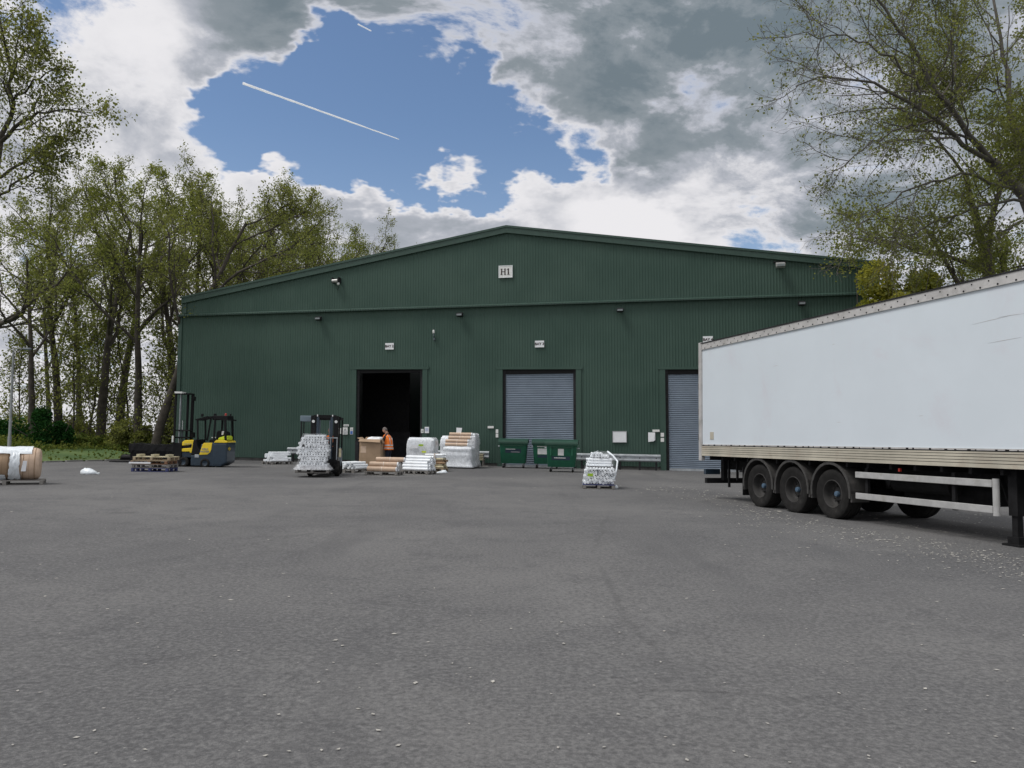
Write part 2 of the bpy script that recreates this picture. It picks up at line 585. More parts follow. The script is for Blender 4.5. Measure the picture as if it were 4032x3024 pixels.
    def build(self, name, mats, parent=None, smooth=False, bevel=0.0):
        return link(name, self.mesh(name, mats), parent, smooth, bevel)


def link(name, me, parent=None, smooth=False, bevel=0.0):
    o = bpy.data.objects.new(name, me)
    col.objects.link(o)
    o.parent = parent
    if smooth:
        me.polygons.foreach_set('use_smooth', [True] * len(me.polygons))
        if smooth == 'auto':
            me.set_sharp_from_angle(angle=R(38))
    if bevel:
        bm = o.modifiers.new('bevel', 'BEVEL')
        bm.width = bevel
        bm.segments = 2
        bm.limit_method = 'ANGLE'
    return o


def place(o, loc, rz=0.0, tilt=True):
    """stand a thing on the yard, which leans a little to the right"""
    o.matrix_world = Matrix.Translation(loc) @ (Matrix.Rotation(math.atan(S), 4, 'Y') if tilt else Matrix()) @ Matrix.Rotation(rz, 4, 'Z')


def tag(o, label, cat, group=None):
    o['label'] = label
    o['category'] = cat
    if group:
        o['group'] = group
    return o


def thing(name, label, cat, loc, rz=0.0, group=None, tilt=True):
    o = bpy.data.objects.new(name, None)
    o.empty_display_size = 0.2
    col.objects.link(o)
    place(o, loc, rz, tilt)
    return tag(o, label, cat, group)


def structure(o):
    o['kind'] = 'structure'
    return o


def onto(px, py):
    """point of the yard seen at a place of the photograph"""
    return PG(px, py)


def text_mesh(body, size, ext=0.004, bold=0.0):
    cu = bpy.data.curves.new('txt', 'FONT')
    cu.body = body
    cu.size = size
    cu.extrude = ext
    cu.offset = bold
    cu.align_x, cu.align_y = 'CENTER', 'CENTER'
    cu.resolution_u = 2
    ob = bpy.data.objects.new('txt', cu)
    col.objects.link(ob)
    bpy.context.view_layer.update()
    me = bpy.data.meshes.new_from_object(ob.evaluated_get(bpy.context.evaluated_depsgraph_get()))
    bpy.data.objects.remove(ob)
    bpy.data.curves.remove(cu)
    return me


def lettering(body, size, m, parent, loc, rot=(R(90), 0, 0), name='lettering', bold=0.0):
    me = text_mesh(body, size, bold=bold)
    me.materials.clear()
    me.materials.append(m)
    o = link(name, me, parent)
    o.location = loc
    o.rotation_euler = rot
    return o


def skin_mesh(chains, subs=2):
    """chains: lists of (xyz, radius); points within a hair of each other are shared"""
    vs, rs, es = [], [], []

    def vid(p, r):
        for i, qv in enumerate(vs):
            if (Vector(qv) - Vector(p)).length < 1e-4:
                return i
        vs.append(tuple(p))
        rs.append(r)
        return len(vs) - 1
    for ch in chains:
        ids = [vid(p, r) for p, r in ch]
        es += list(zip(ids[:-1], ids[1:]))
    me = bpy.data.meshes.new('sk')
    me.from_pydata(vs, es, [])
    ob = bpy.data.objects.new('sk', me)
    col.objects.link(ob)
    sk = ob.modifiers.new('skin', 'SKIN')
    sk.use_smooth_shade = True
    lay = me.skin_vertices[0] if me.skin_vertices else None
    if lay is None:
        bpy.context.view_layer.objects.active = ob
        me.attributes  # touch
    for i, r in enumerate(rs):
        d = me.skin_vertices[0].data[i]
        d.radius = r if hasattr(r, '__len__') else (r, r)
        d.use_root = (i == 0)
    sb = ob.modifiers.new('sub', 'SUBSURF')
    sb.levels = sb.render_levels = subs
    bpy.context.view_layer.update()
    res = bpy.data.meshes.new_from_object(ob.evaluated_get(bpy.context.evaluated_depsgraph_get()))
    bpy.data.objects.remove(ob)
    return res

# ------------------------------------------------------------------ the ground
gb = MB()
xs = [-2500, -400, -120, -28, 28, 120, 400, 2500]
ys = [-200, -20, 20, 80, 200, 600, 3000]
for i in range(len(xs)):
    for j in range(len(ys)):
        gb.v.append((xs[i], ys[j], gz(xs[i]) - 0.05))
for i in range(len(xs) - 1):
    for j in range(len(ys) - 1):
        a = i * len(ys) + j
        gb.f.append((a, a + len(ys), a + len(ys) + 1, a + 1))
        gb.mi.append(0)
structure(gb.build('ground', M['field_grass']))

# the warehouse front wall, in plan: u along the wall to the right, v into the building
TW = math.atan(FPX / 16100.0)
UD, ND = Vector((math.cos(TW), -math.sin(TW), 0)), Vector((math.sin(TW), math.cos(TW), 0))
WQ = P(2200, 1400, 41.0)


def wall_pt(px, py):
    r = ray(px, py)
    o = Vector((0, 0, EYE))
    t = (WQ - o).dot(ND) / r.dot(ND)
    return o + r * t


W0 = wall_pt(704, 1450)
W0.z = 0


def WL(px, py):
    p = wall_pt(px, py)
    return (p - W0).dot(UD), p.z


def gw(u):
    return gz(W0.x + UD.x * u)


WLEN = WL(3405, 1180)[0]
REND = WL(3478, 1045)[0]
corner = W0.copy()
yard_edge = [(corner.x - 0.3, corner.y), (-20.9, 41.4), (-22.6, 37.2), (-25.2, 30.5), (-27.3, 20)]
yb = MB()
poly = [(27.5, -18), (27.5, 62), (corner.x - 0.3, 62)] + yard_edge + [(-27.4, -18)]
yb.add([(x, y, gz(x)) for x, y in poly], [tuple(range(len(poly)))])
structure(yb.build('yard', M['asphalt']))

vb = MB()
for (x, y) in yard_edge:
    for (dx, dy, dz) in ((-.06, .05, .05), (-1.6, .5, .16), (-3.2, 1.2, .36), (-5.5, 2.2, .60), (-9, 3.5, .70), (-16, 6, -.04)):
        vb.v.append((x + dx, y + dy, gz(x) + dz))
for i in range(len(yard_edge) - 1):
    for k in range(5):
        a = i * 6 + k
        vb.f.append((a, a + 1, a + 7, a + 6))
        vb.mi.append(0)
structure(vb.build('grass_verge', M['field_grass'], smooth=True))
# kerb stones along the verge
kerb = bpy.data.objects.new('kerb', None)
col.objects.link(kerb)
structure(kerb)
kme = None
for (a, b_) in zip(yard_edge[:-1], yard_edge[1:]):
    a3, b3 = Vector((*a, gz(a[0]))), Vector((*b_, gz(b_[0])))
    n = max(1, int((b3 - a3).length / 0.92))
    for i in range(n):
        if kme is None:
            kb = MB().b(-0.455, 0.455, -0.075, 0.075, -0.2, 0.07)
            kme = kb.mesh('kerb_stone', M['kerb_concrete'])
        o = link('kerb_stone', kme, kerb, bevel=0.015)
        p = a3.lerp(b3, (i + 0.5) / n)
        o.location = p + Vector((0, 0, random.Random(i).uniform(-0.012, 0.008)))
        o.rotation_euler = (0, 0, math.atan2(b3.y - a3.y, b3.x - a3.x) + random.Random(i + 9).uniform(-.01, .01))

# ------------------------------------------------------------------ warehouse
wh = thing('warehouse', 'large dark green corrugated metal warehouse with low gable and three loading doors', 'warehouse', W0, -TW, tilt=False)
uE, zE = WL(733, 1176)
uA, zA = WL(1996, 899)
uR, zR = WL(3427, 1039)
zC = WL(2000, 1204)[1]            # level of the flashing between lower and upper cladding
doors = []                        # (u0, u1, bottom, head)
for (x0, x1) in ((1403, 1666), (1978, 2269), (2617, 2917)):
    u0, u1 = WL(x0, 1453)[0], WL(x1, 1453)[0]
    doors.append((u0, u1))


def head(u):
    return gw(u) + 5.24


PITCHR, DEP = 0.15, 0.014
prof = [(0.0, 0.0), (0.42, 0.0), (0.55, -1.0), (0.87, -1.0)]


def ribs(u0, u1):
    """corrugation section as (u, v) points"""
    pts = []
    k = int(math.floor(u0 / PITCHR))
    while k * PITCHR < u1:
        for (a, d) in prof:
            u = (k + a) * PITCHR
            if u0 <= u <= u1:
                pts.append((u, d * DEP))
        k += 1
    if pts[0][0] > u0 + 1e-4:
        pts.insert(0, (u0, pts[0][1]))
    if pts[-1][0] < u1 - 1e-4:
        pts.append((u1, pts[-1][1]))
    return pts


def clad(name, u0, u1, zlo, zhi, v0=0.0):
    mb = MB()
    pts = ribs(u0, u1)
    for (u, v) in pts:
        mb.v.append((u, v + v0, zlo(u)))
        mb.v.append((u, v + v0, zhi(u)))
    for i in range(len(pts) - 1):
        mb.f.append((2 * i, 2 * i + 2, 2 * i + 3, 2 * i + 1))
        mb.mi.append(0)
    return mb.build(name, M['green_cladding'], wh)


def zroof(u):
    return zE + (zA - zE) * (u - uE) / (uA - uE) if u < uA else zA + (zR - zA) * (u - uA) / (uR - uA)


def base(u):
    return gw(u) + 0.17


edges = [0.0]
for (a, b_) in doors:
    edges += [a, b_]
edges.append(WLEN)
for i in range(0, len(edges), 2):
    clad('wall_cladding', edges[i], edges[i + 1], base, lambda u: zC)
for (a, b_) in doors:
    clad('wall_cladding', a, b_, head, lambda u: zC)
clad('gable_cladding', uE, REND - .25, lambda u: zC, lambda u: zroof(u) - 0.02, -0.09)
# plinth under the cladding between the doors
for i in range(0, len(edges), 2):
    mb = MB()
    a, b_ = edges[i], edges[i + 1]
    mb.add([(a, 0.03, -1), (b_, 0.03, -1), (b_, 0.03, base(b_) + .03), (a, 0.03, base(a) + .03), (a, .3, -1), (b_, .3, -1), (b_, .3, base(b_) + .03), (a, .3, base(a) + .03)],
           [(0, 1, 2, 3), (3, 2, 6, 7), (0, 3, 7, 4), (1, 5, 6, 2)])
    mb.build('plinth', M['plinth'], wh)
# flashing ledge
mb = MB()
mb.prism([(-0.20, zC - 0.03), (-0.20, zC + 0.05), (-0.05, zC + 0.13), (0.05, zC + 0.13), (0.05, zC - 0.03)], -0.15, WLEN + 0.1, 'x')
k = 0
u = 0
while u < WLEN:
    mb.prism([(-0.235, zC - 0.05), (-0.235, zC + 0.03), (-0.202, zC + 0.05), (-0.202, zC - 0.05)], u, u + 0.10, 'x')
    u += PITCHR
mb.build('ledge_flashing', M['green_trim'], wh)
# verge fascia along both slopes, roof sheets, side and rear walls
for (a, za, c, zc_) in ((uE - 0.15, zroof(uE - 0.15), uA, zA), (uA, zA, REND, zroof(REND))):
    mb = MB()
    mb.add([(a, -.24, za - .30), (c, -.24, zc_ - .30), (c, -.24, zc_ + .06), (a, -.24, za + .06), (a, .1, za - .30), (c, .1, zc_ - .30), (c, .1, zc_ + .06), (a, .1, za + .06)],
           [(0, 1, 2, 3), (3, 2, 6, 7), (1, 0, 4, 5), (0, 3, 7, 4), (1, 5, 6, 2)])
    mb.add([(a, -.275, za + .0), (c, -.275, zc_ + .0), (c, -.275, zc_ + .11), (a, -.275, za + .11), (a, .1, za + .0), (c, .1, zc_ + .0), (c, .1, zc_ + .11), (a, .1, za + .11)],
           [(0, 1, 2, 3), (3, 2, 6, 7), (1, 0, 4, 5), (0, 3, 7, 4), (1, 5, 6, 2)])
    mb.build('verge_fascia', M['green_trim'], wh)
LB = 55.0
for (a, c) in ((uE - 0.2, uA), (uA, REND + .05)):
    mb = MB()
    za, zc_ = zroof(a) + .04, zroof(c) + .04
    mb.add([(a, .1, za), (c, .1, zc_), (c, LB, zc_), (a, LB, za), (a, .1, za - .12), (c, .1, zc_ - .12), (c, LB, zc_ - .12), (a, LB, za - .12)],
           [(0, 1, 2, 3), (4, 7, 6, 5), (0, 4, 5, 1), (1, 5, 6, 2), (2, 6, 7, 3), (3, 7, 4, 0)])
    mb.build('roof', M['green_dark'], wh)
mb = MB().b(0.02, 0.2, 0.06, LB, -1, zE - 0.1)
mb.b(0.02, 0.2, 0.06, LB, -1, zE - 0.15)
MB().b(0.02, 0.2, 0.06, LB, -1, zroof(0) - 0.1).build('side_wall', M['green_cladding'], wh)
MB().b(WLEN - .2, WLEN - 0.02, 0.06, LB, -1, zroof(WLEN) - 0.1).build('side_wall', M['green_cladding'], wh)
MB().b(0.2, WLEN - .2, LB - .2, LB, -1, zE).build('rear_wall', M['dark_steel'], wh)
# corner flashings
MB().b(-0.07, 0.16, -0.06, 0.06, -0.5, zC - 0.04).build('corner_flashing', M['green_trim'], wh)
MB().b(uE - 0.06, uE + 0.14, -0.15, -0.04, zC + 0.13, zroof(uE) - 0.1).build('corner_flashing', M['green_trim'], wh)
MB().b(WLEN - 0.12, WLEN + 0.08, -0.06, 0.06, -1.0, zC - 0.04).build('corner_flashing', M['green_trim'], wh)

# door surrounds, reveals and shutters
for di, (a, b_) in enumerate(doors):
    h0, h1 = head(a), head(b_)
    fr = bpy.data.objects.new('door_surround', None)
    col.objects.link(fr)
    fr.parent = wh
    g0, g1 = gw(a) - .05, gw(b_) - .05
    MB().b(a - .26, a + .02, -.055, .25, g0, h0 + .14).build('jamb', M['green_cladding'], fr)
    MB().b(b_ - .02, b_ + .26, -.055, .25, g1, h1 + .14).build('jamb', M['green_cladding'], fr)
    mb = MB()
    mb.add([(a - .34, -.07, h0), (b_ + .34, -.07, h1), (b_ + .34, -.07, h1 + .14), (a - .34, -.07, h0 + .14), (a - .34, .25, h0), (b_ + .34, .25, h1), (b_ + .34, .25, h1 + .14), (a - .34, .25, h0 + .14)],
           [(0, 1, 2, 3), (3, 2, 6, 7), (1, 0, 4, 5), (0, 3, 7, 4), (1, 5, 6, 2)])
    mb.build('head_flashing', M['green_cladding'], fr)
    for (ua, ub, gg, hh) in ((a + .02, a + .17, g0, h0), (b_ - .17, b_ - .02, g1, h1)):
        mg = MB().b(ua, ub, .06, .20, gg, hh)
        mg.build('shutter_guide', M['dark_steel'], fr)
    if di == 0:
        # bottom bar and curl of the raised shutter
        MB().b(a + .17, b_ - .17, .08, .18, h0 - .22, h0 - .02).build('shutter_bar', M['black_steel'], fr)
        MB().b(a + .02, a + .22, -.075, .2, g0, g0 + 1.3).build('jamb_guard', M['dark_steel'], fr)
        MB().b(b_ - .20, b_ + .06, -.075, .2, g1, g1 + 1.2).build('jamb_guard', M['dark_steel'], fr)
    else:
        # lintel box
        MB().b(a + .17, b_ - .17, .05, .3, min(h0, h1) - .20, max(h0, h1) - .0).build('lintel', M['black_steel'], fr)
        mb = MB()
        per = 0.098
        zz = g0 + 0.14
        top = h0 - .16
        pts = []
        while zz < top:
            for (t_, d_) in ((0, .13), (.18, .105), (.5, .096), (.82, .105), (.95, .13)):
                pts.append((d_, zz + t_ * per))
            zz += per
        sl = (h1 - h0) / (b_ - a)
        ua, ub = a + .12, b_ - .12
        for (d_, z_) in pts:
            mb.v.append((ua, d_, z_))
            mb.v.append((ub, d_, z_ + sl * (ub - ua)))
        for i in range(len(pts) - 1):
            mb.f.append((2 * i, 2 * i + 1, 2 * i + 3, 2 * i + 2))
            mb.mi.append(0)
        mb.build('roller_shutter', M['shutter'], fr)
        MB().add([(ua, .08, g0), (ub, .08, g1), (ub, .08, g1 + .16), (ua, .08, g0 + .16), (ua, .15, g0), (ub, .15, g1), (ub, .15, g1 + .16), (ua, .15, g0 + .16)],
                 [(0, 1, 2, 3), (3, 2, 6, 7)]).build('bottom_rail', M['galv'], fr)
# inside the open door: a partition and a rack
a, b_ = doors[0]
MB().b(a - 2.0, a + 1.15, 6.0, 6.15, gw(a) - .05, 9).build('partition', M['dark_steel'], wh)
cab = MB().b(a + .35, a + 1.7, 4.6, 5.4, gw(a) - .02, gw(a) + 1.75)
cab.b(a + .45, a + .9, 4.57, 4.6, gw(a) + .55, gw(a) + .62)
tag(cab.build('cabinet', M['dark_steel']), 'dark cabinet standing inside the open loading door', 'cabinet').matrix_world = Matrix.Translation(W0) @ Matrix.Rotation(-TW, 4, 'Z')


for (u_, v_, h_, m_, lab) in ((2.75, 7.5, 1.5, 'kraft_dark', 'dim stack of brown goods deep inside the open doorway'), (2.9, 3.2, .55, 'fork_grey', 'low dim pallet load just inside the right of open doorway')):
    st_ = bpy.data.objects.new('stored_goods', None)
    col.objects.link(st_)
    st_.matrix_world = Matrix.Translation(W0 + UD * (a + u_) + ND * v_ + Vector((0, 0, gw(a + u_)))) @ Matrix.Rotation(-TW, 4, 'Z')
    tag(st_, lab, 'goods')
    MB().b(-.6, .6, -.5, .5, 0, .14).build('pallet_base', M['wood_grey'], st_)
    MB().b(-.56, .56, -.46, .46, .142, h_).build('load', M[m_], st_, bevel=.04)


def wall_place(o, px, py, out_=0.06):
    u_, z_ = WL(px, py)
    p = W0 + UD * u_ - ND * out_
    o.matrix_world = Matrix.Translation((p.x, p.y, z_)) @ Matrix.Rotation(-TW, 4, 'Z')
    return o


def wall_thing(name, label, cat, px, py, group=None, out_=0.06):
    o = bpy.data.objects.new(name, None)
    col.objects.link(o)
    wall_place(o, px, py, out_)
    return tag(o, label, cat, group)


PXM = FPX / 41.0


def serif_h1(s):
    """serif capital H and figure 1 built from strokes, height s"""
    mb = MB()
    t = -0.012
    for x in (-0.55 * s, 0.02 * s):
        mb.b(x - .085 * s, x + .085 * s, t, 0, -s / 2, s / 2)
        for z in (-s / 2, s / 2 - .07 * s):
            mb.b(x - .17 * s, x + .17 * s, t - .001, 0, z, z + .07 * s)
    mb.b(-.55 * s, .02 * s, t + .001, 0, -.045 * s, .045 * s)
    mb.b(.50 * s, .68 * s, t, 0, -s / 2, s / 2)
    mb.b(.40 * s, .78 * s, t - .001, 0, -s / 2, -s / 2 + .07 * s)
    mb.prism([(.50 * s, .5 * s), (.50 * s, .36 * s), (.36 * s, .33 * s), (.36 * s, .38 * s)], t + .001, 0)
    return mb


t = wall_thing('building_sign', 'square white sign lettered H1 high under the roof peak', 'sign', 1993, 1072, out_=0.16)
MB().b(-.37, .37, -.012, .03, -.32, .32).build('panel', M['sign_white'], t)
mb = MB()
for (x0, x1, z0, z1) in ((-.385, .385, .30, .335), (-.385, .385, -.335, -.30), (-.385, -.35, -.30, .30), (.35, .385, -.30, .30)):
    mb.b(x0, x1, -.022, .03, z0, z1)
mb.build('sign_border', M['paper'], t)
o = serif_h1(.33).build('lettering', M['sign_ink'], t)
o.location = (-.04, -.014, 0)
for (px, py, txt, lab) in ((1535, 1364, 'BAY 2', 'small white BAY 2 sign above the open doorway'),
                           (2125, 1355, 'BAY 3', 'small white BAY 3 sign above the closed shutter behind the bins'),
                           (2787, 1338, 'BAY 4', 'small white BAY 4 sign above the trailer rear corner')):
    t = wall_thing('bay_sign', lab, 'sign', px, py, 'bay signs above the doors')
    MB().b(-.25, .25, -.012, .03, -.18, .18).build('panel', M['paper'], t)
    lettering(txt, .19, M['sign_ink'], t, (0, -.016, .0), bold=.006)


def small_sign(px, py, w_, h_, m, lab, rot=0.0):
    t = wall_thing('wall_notice', lab, 'notice', px, py)
    o = MB().b(-w_ / 2, w_ / 2, -.01, .03, -h_ / 2, h_ / 2).build('panel', M[m], t)
    o.rotation_euler = (0, rot, 0)
    return t


def lines(t, rects, m='sign_ink'):
    mb = MB()
    for (x0, x1, z0, z1) in rects:
        mb.b(x0, x1, -.016, -.011, z0, z1)
    mb.build('print', M[m], t)


t = small_sign(1365, 1675, .30, .11, 'sign_white', 'narrow white strip notice left of the open doorway, above three square notices')
lines(t, [(-.12, .12, -.02, .02)], 'sign_grey')
t = small_sign(1338, 1697, .20, .32, 'sign_white', 'white notice with dark symbol, furthest left beside the open doorway')
lines(t, [(-.05, -.02, -.02, .1), (.02, .05, -.02, .1), (-.03, .03, -.06, -.02)], 'sign_grey')
t = small_sign(1361, 1697, .28, .40, 'sign_white', 'grey and white warning notice, middle one left of open doorway')
mb = MB()
mb.prism([(-.09, .02), (.09, .02), (0, .17)], -.016, -.011)
mb.build('warning_triangle', M['sign_grey'], t)
lines(t, [(-.11, .11, -.05, -.02), (-.11, .11, -.11, -.08), (-.11, .11, -.17, -.14)], 'sign_grey')
t = small_sign(1386, 1697, .18, .38, 'sign_white', 'blue and white notice on the left edge of open doorway')
lines(t, [(-.07, .07, -.17, .0)], 'sign_blue')
lines(t, [(-.06, .06, .04, .07), (-.06, .06, .1, .13)], 'sign_grey')
t = small_sign(1664, 1697, .15, .22, 'sign_white', 'tiny white notice on the right edge of the open doorway')
lines(t, [(-.04, .04, -.05, .03)], 'sign_grey')
t = small_sign(1682, 1693, .24, .34, 'paper', 'pale blue white notice just right of the open doorway')
lines(t, [(-.08, .08, .06, .08), (-.08, .08, .0, .02), (-.08, .08, -.06, -.04)], 'sign_blue')
t = small_sign(1933, 1682, .33, .12, 'sign_white', 'narrow white strip notice left of the shutter behind the bins')
t = small_sign(1958, 1698, .14, .21, 'sign_white', 'small white notice left of bin shutter, upper of the pair')
t = small_sign(1958, 1715, .14, .20, 'sign_white', 'small white notice left of bin shutter, lower of the pair')
t = small_sign(2440, 1720, .70, .54, 'paper', 'large blank white board on the wall between the two shutters')
mb = MB()
for (x0, x1, z0, z1) in ((-.37, .37, .27, .30), (-.37, .37, -.30, -.27), (-.37, -.34, -.27, .27), (.34, .37, -.27, .27)):
    mb.b(x0, x1, -.02, .03, z0, z1)
mb.build('frame', M['sign_grey'], t)
# sheet with a curled corner
t = wall_thing('wall_notice', 'white paper notice with its lower corner curling up, left of far shutter', 'notice', 2566, 1721)
MB().add([(-.18, -.01, .24), (.18, -.01, .24), (.18, -.01, -.16), (.10, -.035, -.215), (-.18, -.01, -.25)], [(4, 3, 2, 1, 0)]).build('sheet', M['paper'], t)
t = small_sign(2583, 1696, .36, .12, 'sign_white', 'narrow white strip notice left of the shutter beside the trailer')
t = small_sign(2608, 1712, .17, .20, 'sign_white', 'small white notice at the trailer side shutter, upper of the pair')
t = small_sign(2608, 1732, .17, .20, 'sign_white', 'small white notice at the trailer side shutter, lower of the pair')


def flood(px, py, lab, big=False, old=False):
    t = wall_thing('floodlight', lab, 'floodlight', px, py, 'floodlights on the warehouse front', 0.14 if big else 0.05)
    s = 1.25 if big else 1.0
    MB().b(-.04 * s, .04 * s, -.16 * s, .06, -.03 * s, .03 * s).build('bracket', M['black_steel'], t)
    mb = MB()
    mb.prism([(-.36 * s, -.10 * s), (-.14 * s, -.14 * s), (-.10 * s, .05 * s), (-.14 * s, .10 * s), (-.38 * s, .02 * s)], -.17 * s, .17 * s, 'x')
    mb.build('housing', M['alloy_bar'] if big else M['dark_steel'], t, bevel=.015)
    MB().add([(-.14 * s, -.372 * s, -.09 * s), (.14 * s, -.372 * s, -.09 * s), (.14 * s, -.387 * s, .0), (-.14 * s, -.387 * s, .0)], [(0, 1, 2, 3)]).build('lens', M['glass_grey'], t)
    if big:
        MB().b(-.30, .30, -.10, .05, .16, .20).build('cowl', M['dark_steel'], t)
    return t


for (px, py, lab) in ((1262, 1255, 'small black floodlight below the ledge, leftmost of the lower four'),
                      (1815, 1240, 'small black floodlight below the ledge, nearly over the open doorway'),
                      (2443, 1222, 'small black floodlight below the ledge, right of the H1 sign'),
                      (3153, 1196, 'small black floodlight below the ledge, above the white trailer')):
    flood(px, py, lab)
flood(3068, 1048, 'pale floodlight under a dark cowl high on the right of gable', True)
# older lamp cluster on the left of the gable
t = wall_thing('floodlight', 'pale lamp on a bracket high on the left of the gable', 'floodlight', 1332, 1112, 'floodlights on the warehouse front', 0.14)
MB().b(-.22, -.18, -.3, .05, -.1, .22).b(.16, .20, -.3, .05, -.1, .22).b(-.22, .2, -.32, -.28, -.1, -.06).build('bracket', M['dark_steel'], t)
MB().cyl((-.17, -.3, .0), (.15, -.3, .0), .09, .11, 12).build('housing', M['alloy_bar'], t, smooth='auto')
MB().lathe([(.0, -.08), (.05, -.07), (.08, -.03), (.085, .0), (.0, .02)], (.17, -.24, -.16), 'y', 12).build('lens', M['sign_white'], t, smooth=True)
MB().tube([(.1, -.02, -.1), (.12, -.03, -.3), (.05, -.03, -.45)], .012, 6).build('cable', M['black_steel'], t)
t = wall_thing('alarm_lamp', 'small white lamp on short grey bracket right of the BAY 2 sign', 'lamp', 1711, 1310)
MB().lathe([(.0, .14), (.045, .13), (.06, .08), (.06, -.04), (.05, -.06), (.0, -.06)], (0, -.12, 0), 'z', 14).build('lamp_head', M['sign_white'], t, smooth='auto')
MB().bar((0, -.12, -.06), (0, -.12, -.22), .05).bar((0, -.12, -.20), (0, .06, -.20), .04).build('bracket', M['fork_grey'], t)
MB().b(-.04, .04, -.06, .06, -.42, -.30).build('junction_box', M['fork_grey'], t)

# guard rails in front of the wall
def guard_rail(x0, x1, ytop, lab, posts):
    ua, zt = WL(x0, ytop)
    ub, _ = WL(x1, ytop)
    pr = []
    off = 0.55
    g = bpy.data.objects.new('guard_rail', None)
    col.objects.link(g)
    p = W0 + UD * ua - ND * off
    g.matrix_world = Matrix.Translation((p.x, p.y, gz(p.x))) @ Matrix.Rotation(math.atan(S * .98), 4, 'Y') @ Matrix.Rotation(-TW, 4, 'Z')
    tag(g, lab, 'guard rail', 'guard rails along the warehouse wall')
    L = ub - ua
    zc0 = .62
    sec = [(0, .19), (-.03, .17), (-.08, .13), (-.08, .08), (-.015, .03), (-.015, -.03), (-.08, -.08), (-.08, -.13), (-.03, -.17), (0, -.19)]
    mb = MB()
    for (d, z) in sec:
        mb.v.append((0, d, zc0 + z))
        mb.v.append((L, d, zc0 + z))
    for i in range(len(sec) - 1):
        mb.f.append((2 * i, 2 * i + 1, 2 * i + 3, 2 * i + 2))
        mb.mi.append(0)
    mb.build('rail', M['galv'], g)
    for f in posts:
        MB().b(f * L - .05, f * L + .05, .004, .11, -.1, zc0 + .12).build('post', M['dark_steel'], g)
        MB().lathe([(.0, -.004), (.03, -.004), (.03, .02)], (f * L, -.02, zc0), 'y', 8).build('bolt', M['black_steel'], g)


guard_rail(1150, 1356, 1762, 'grey guard rail between the loaded fork truck and the open doorway', (.1, .55, .93))
guard_rail(1690, 1934, 1772, 'grey guard rail behind the piled rolls, left of the bins', (.1, .5, .9))
guard_rail(2268, 2600, 1790, 'long grey guard rail between the two closed shutters', (.08, .30, .53, .76, .95))

# ------------------------------------------------------------------ trailer
rear = Vector((5.21, 21.44, 0))
ta = R(-74.3)
FW, LF = Vector((math.cos(ta), math.sin(ta), 0)), Vector((-math.sin(ta), math.cos(ta), 0))
tc_ = rear + LF * 1.25
tc_.z = gz(tc_.x)
tr = bpy.data.objects.new('trailer', None)
col.objects.link(tr)
# the trailer stands across the fall of the yard: keep it level lengthwise, rolled with the ground
tilt = Matrix.Rotation(math.atan(S), 4, 'Y')
TP = .0058      # nose slightly up on its landing legs
tr.matrix_world = Matrix.Translation(tc_) @ tilt @ Matrix.Rotation(ta, 4, 'Z') @ Matrix.Rotation(-TP, 4, 'Y')
tag(tr, 'long white box semi trailer parked without its tractor on the right', 'trailer')
TL, ZB, ZT = 13.6, 1.455, 4.27
MB().b(0.10, TL, -1.24, 1.24, ZB, ZT - .13).build('box_body', M['white_paint'], tr)
# side panel joints are hairline, panels 1.2 m wide stand a millimetre proud
rt = MB()
rt.b(0.08, TL + .02, -1.262, -1.18, ZT - .16, ZT).b(0.08, TL + .02, 1.18, 1.262, ZT - .16, ZT)
rt.b(0.08, TL + .02, -1.27, -1.262, ZT - .165, ZT - .145)
rt.build('top_rail', M['trailer_rail'], tr)
MB().b(0.06, TL + .03, -1.275, 1.275, ZT + .002, ZT + .03).build('roof', M['dark_steel'], tr)
rv = MB()
x = 0.3
while x < TL:
    rv.lathe([(.0, -.008), (.016, -.006), (.018, .0)], (x, -1.27, ZT - .135), 'y', 6)
    rv.lathe([(.0, -.008), (.012, -.006), (.013, .0)], (x + .16, -1.264, ZT - .05), 'y', 6)
    x += 0.33
rv.build('rivets', M['black_steel'], tr)['kind'] = 'stuff'
# grooved rub rail
for sgn in (-1, 1):
    mb = MB()
    z = ZB - .285
    hts = (.075, .052, .052, .052, .040)
    for h in hts:
        y0, y1 = (-1.275, -1.2) if sgn < 0 else (1.2, 1.275)
        mb.b(0.10, TL, y0, y1, z, z + h - .010)
        z += h
    mb.build('rub_rail', M['rub_rail'], tr)
    MB().b(0.10, TL, sgn * 1.235 - .022, sgn * 1.235 + .022, ZB - .285, ZB - .004).build('rail_core', M['dark_steel'], tr)
    MB().b(0.10, TL, sgn * 1.25 - .012, sgn * 1.25 + .012, ZB - .002, ZB + .028).build('joint_strip', M['trailer_rail'], tr)
mb = MB()
rg = random.Random(4)
x = .2
while x < TL:
    mb.b(x, x + rg.uniform(.02, .07), -1.268, -1.262, ZB - .002, ZB + rg.uniform(.01, .025))
    x += rg.uniform(.15, .45)
mb.build('strip_fixings', M['black_steel'], tr)['kind'] = 'stuff'
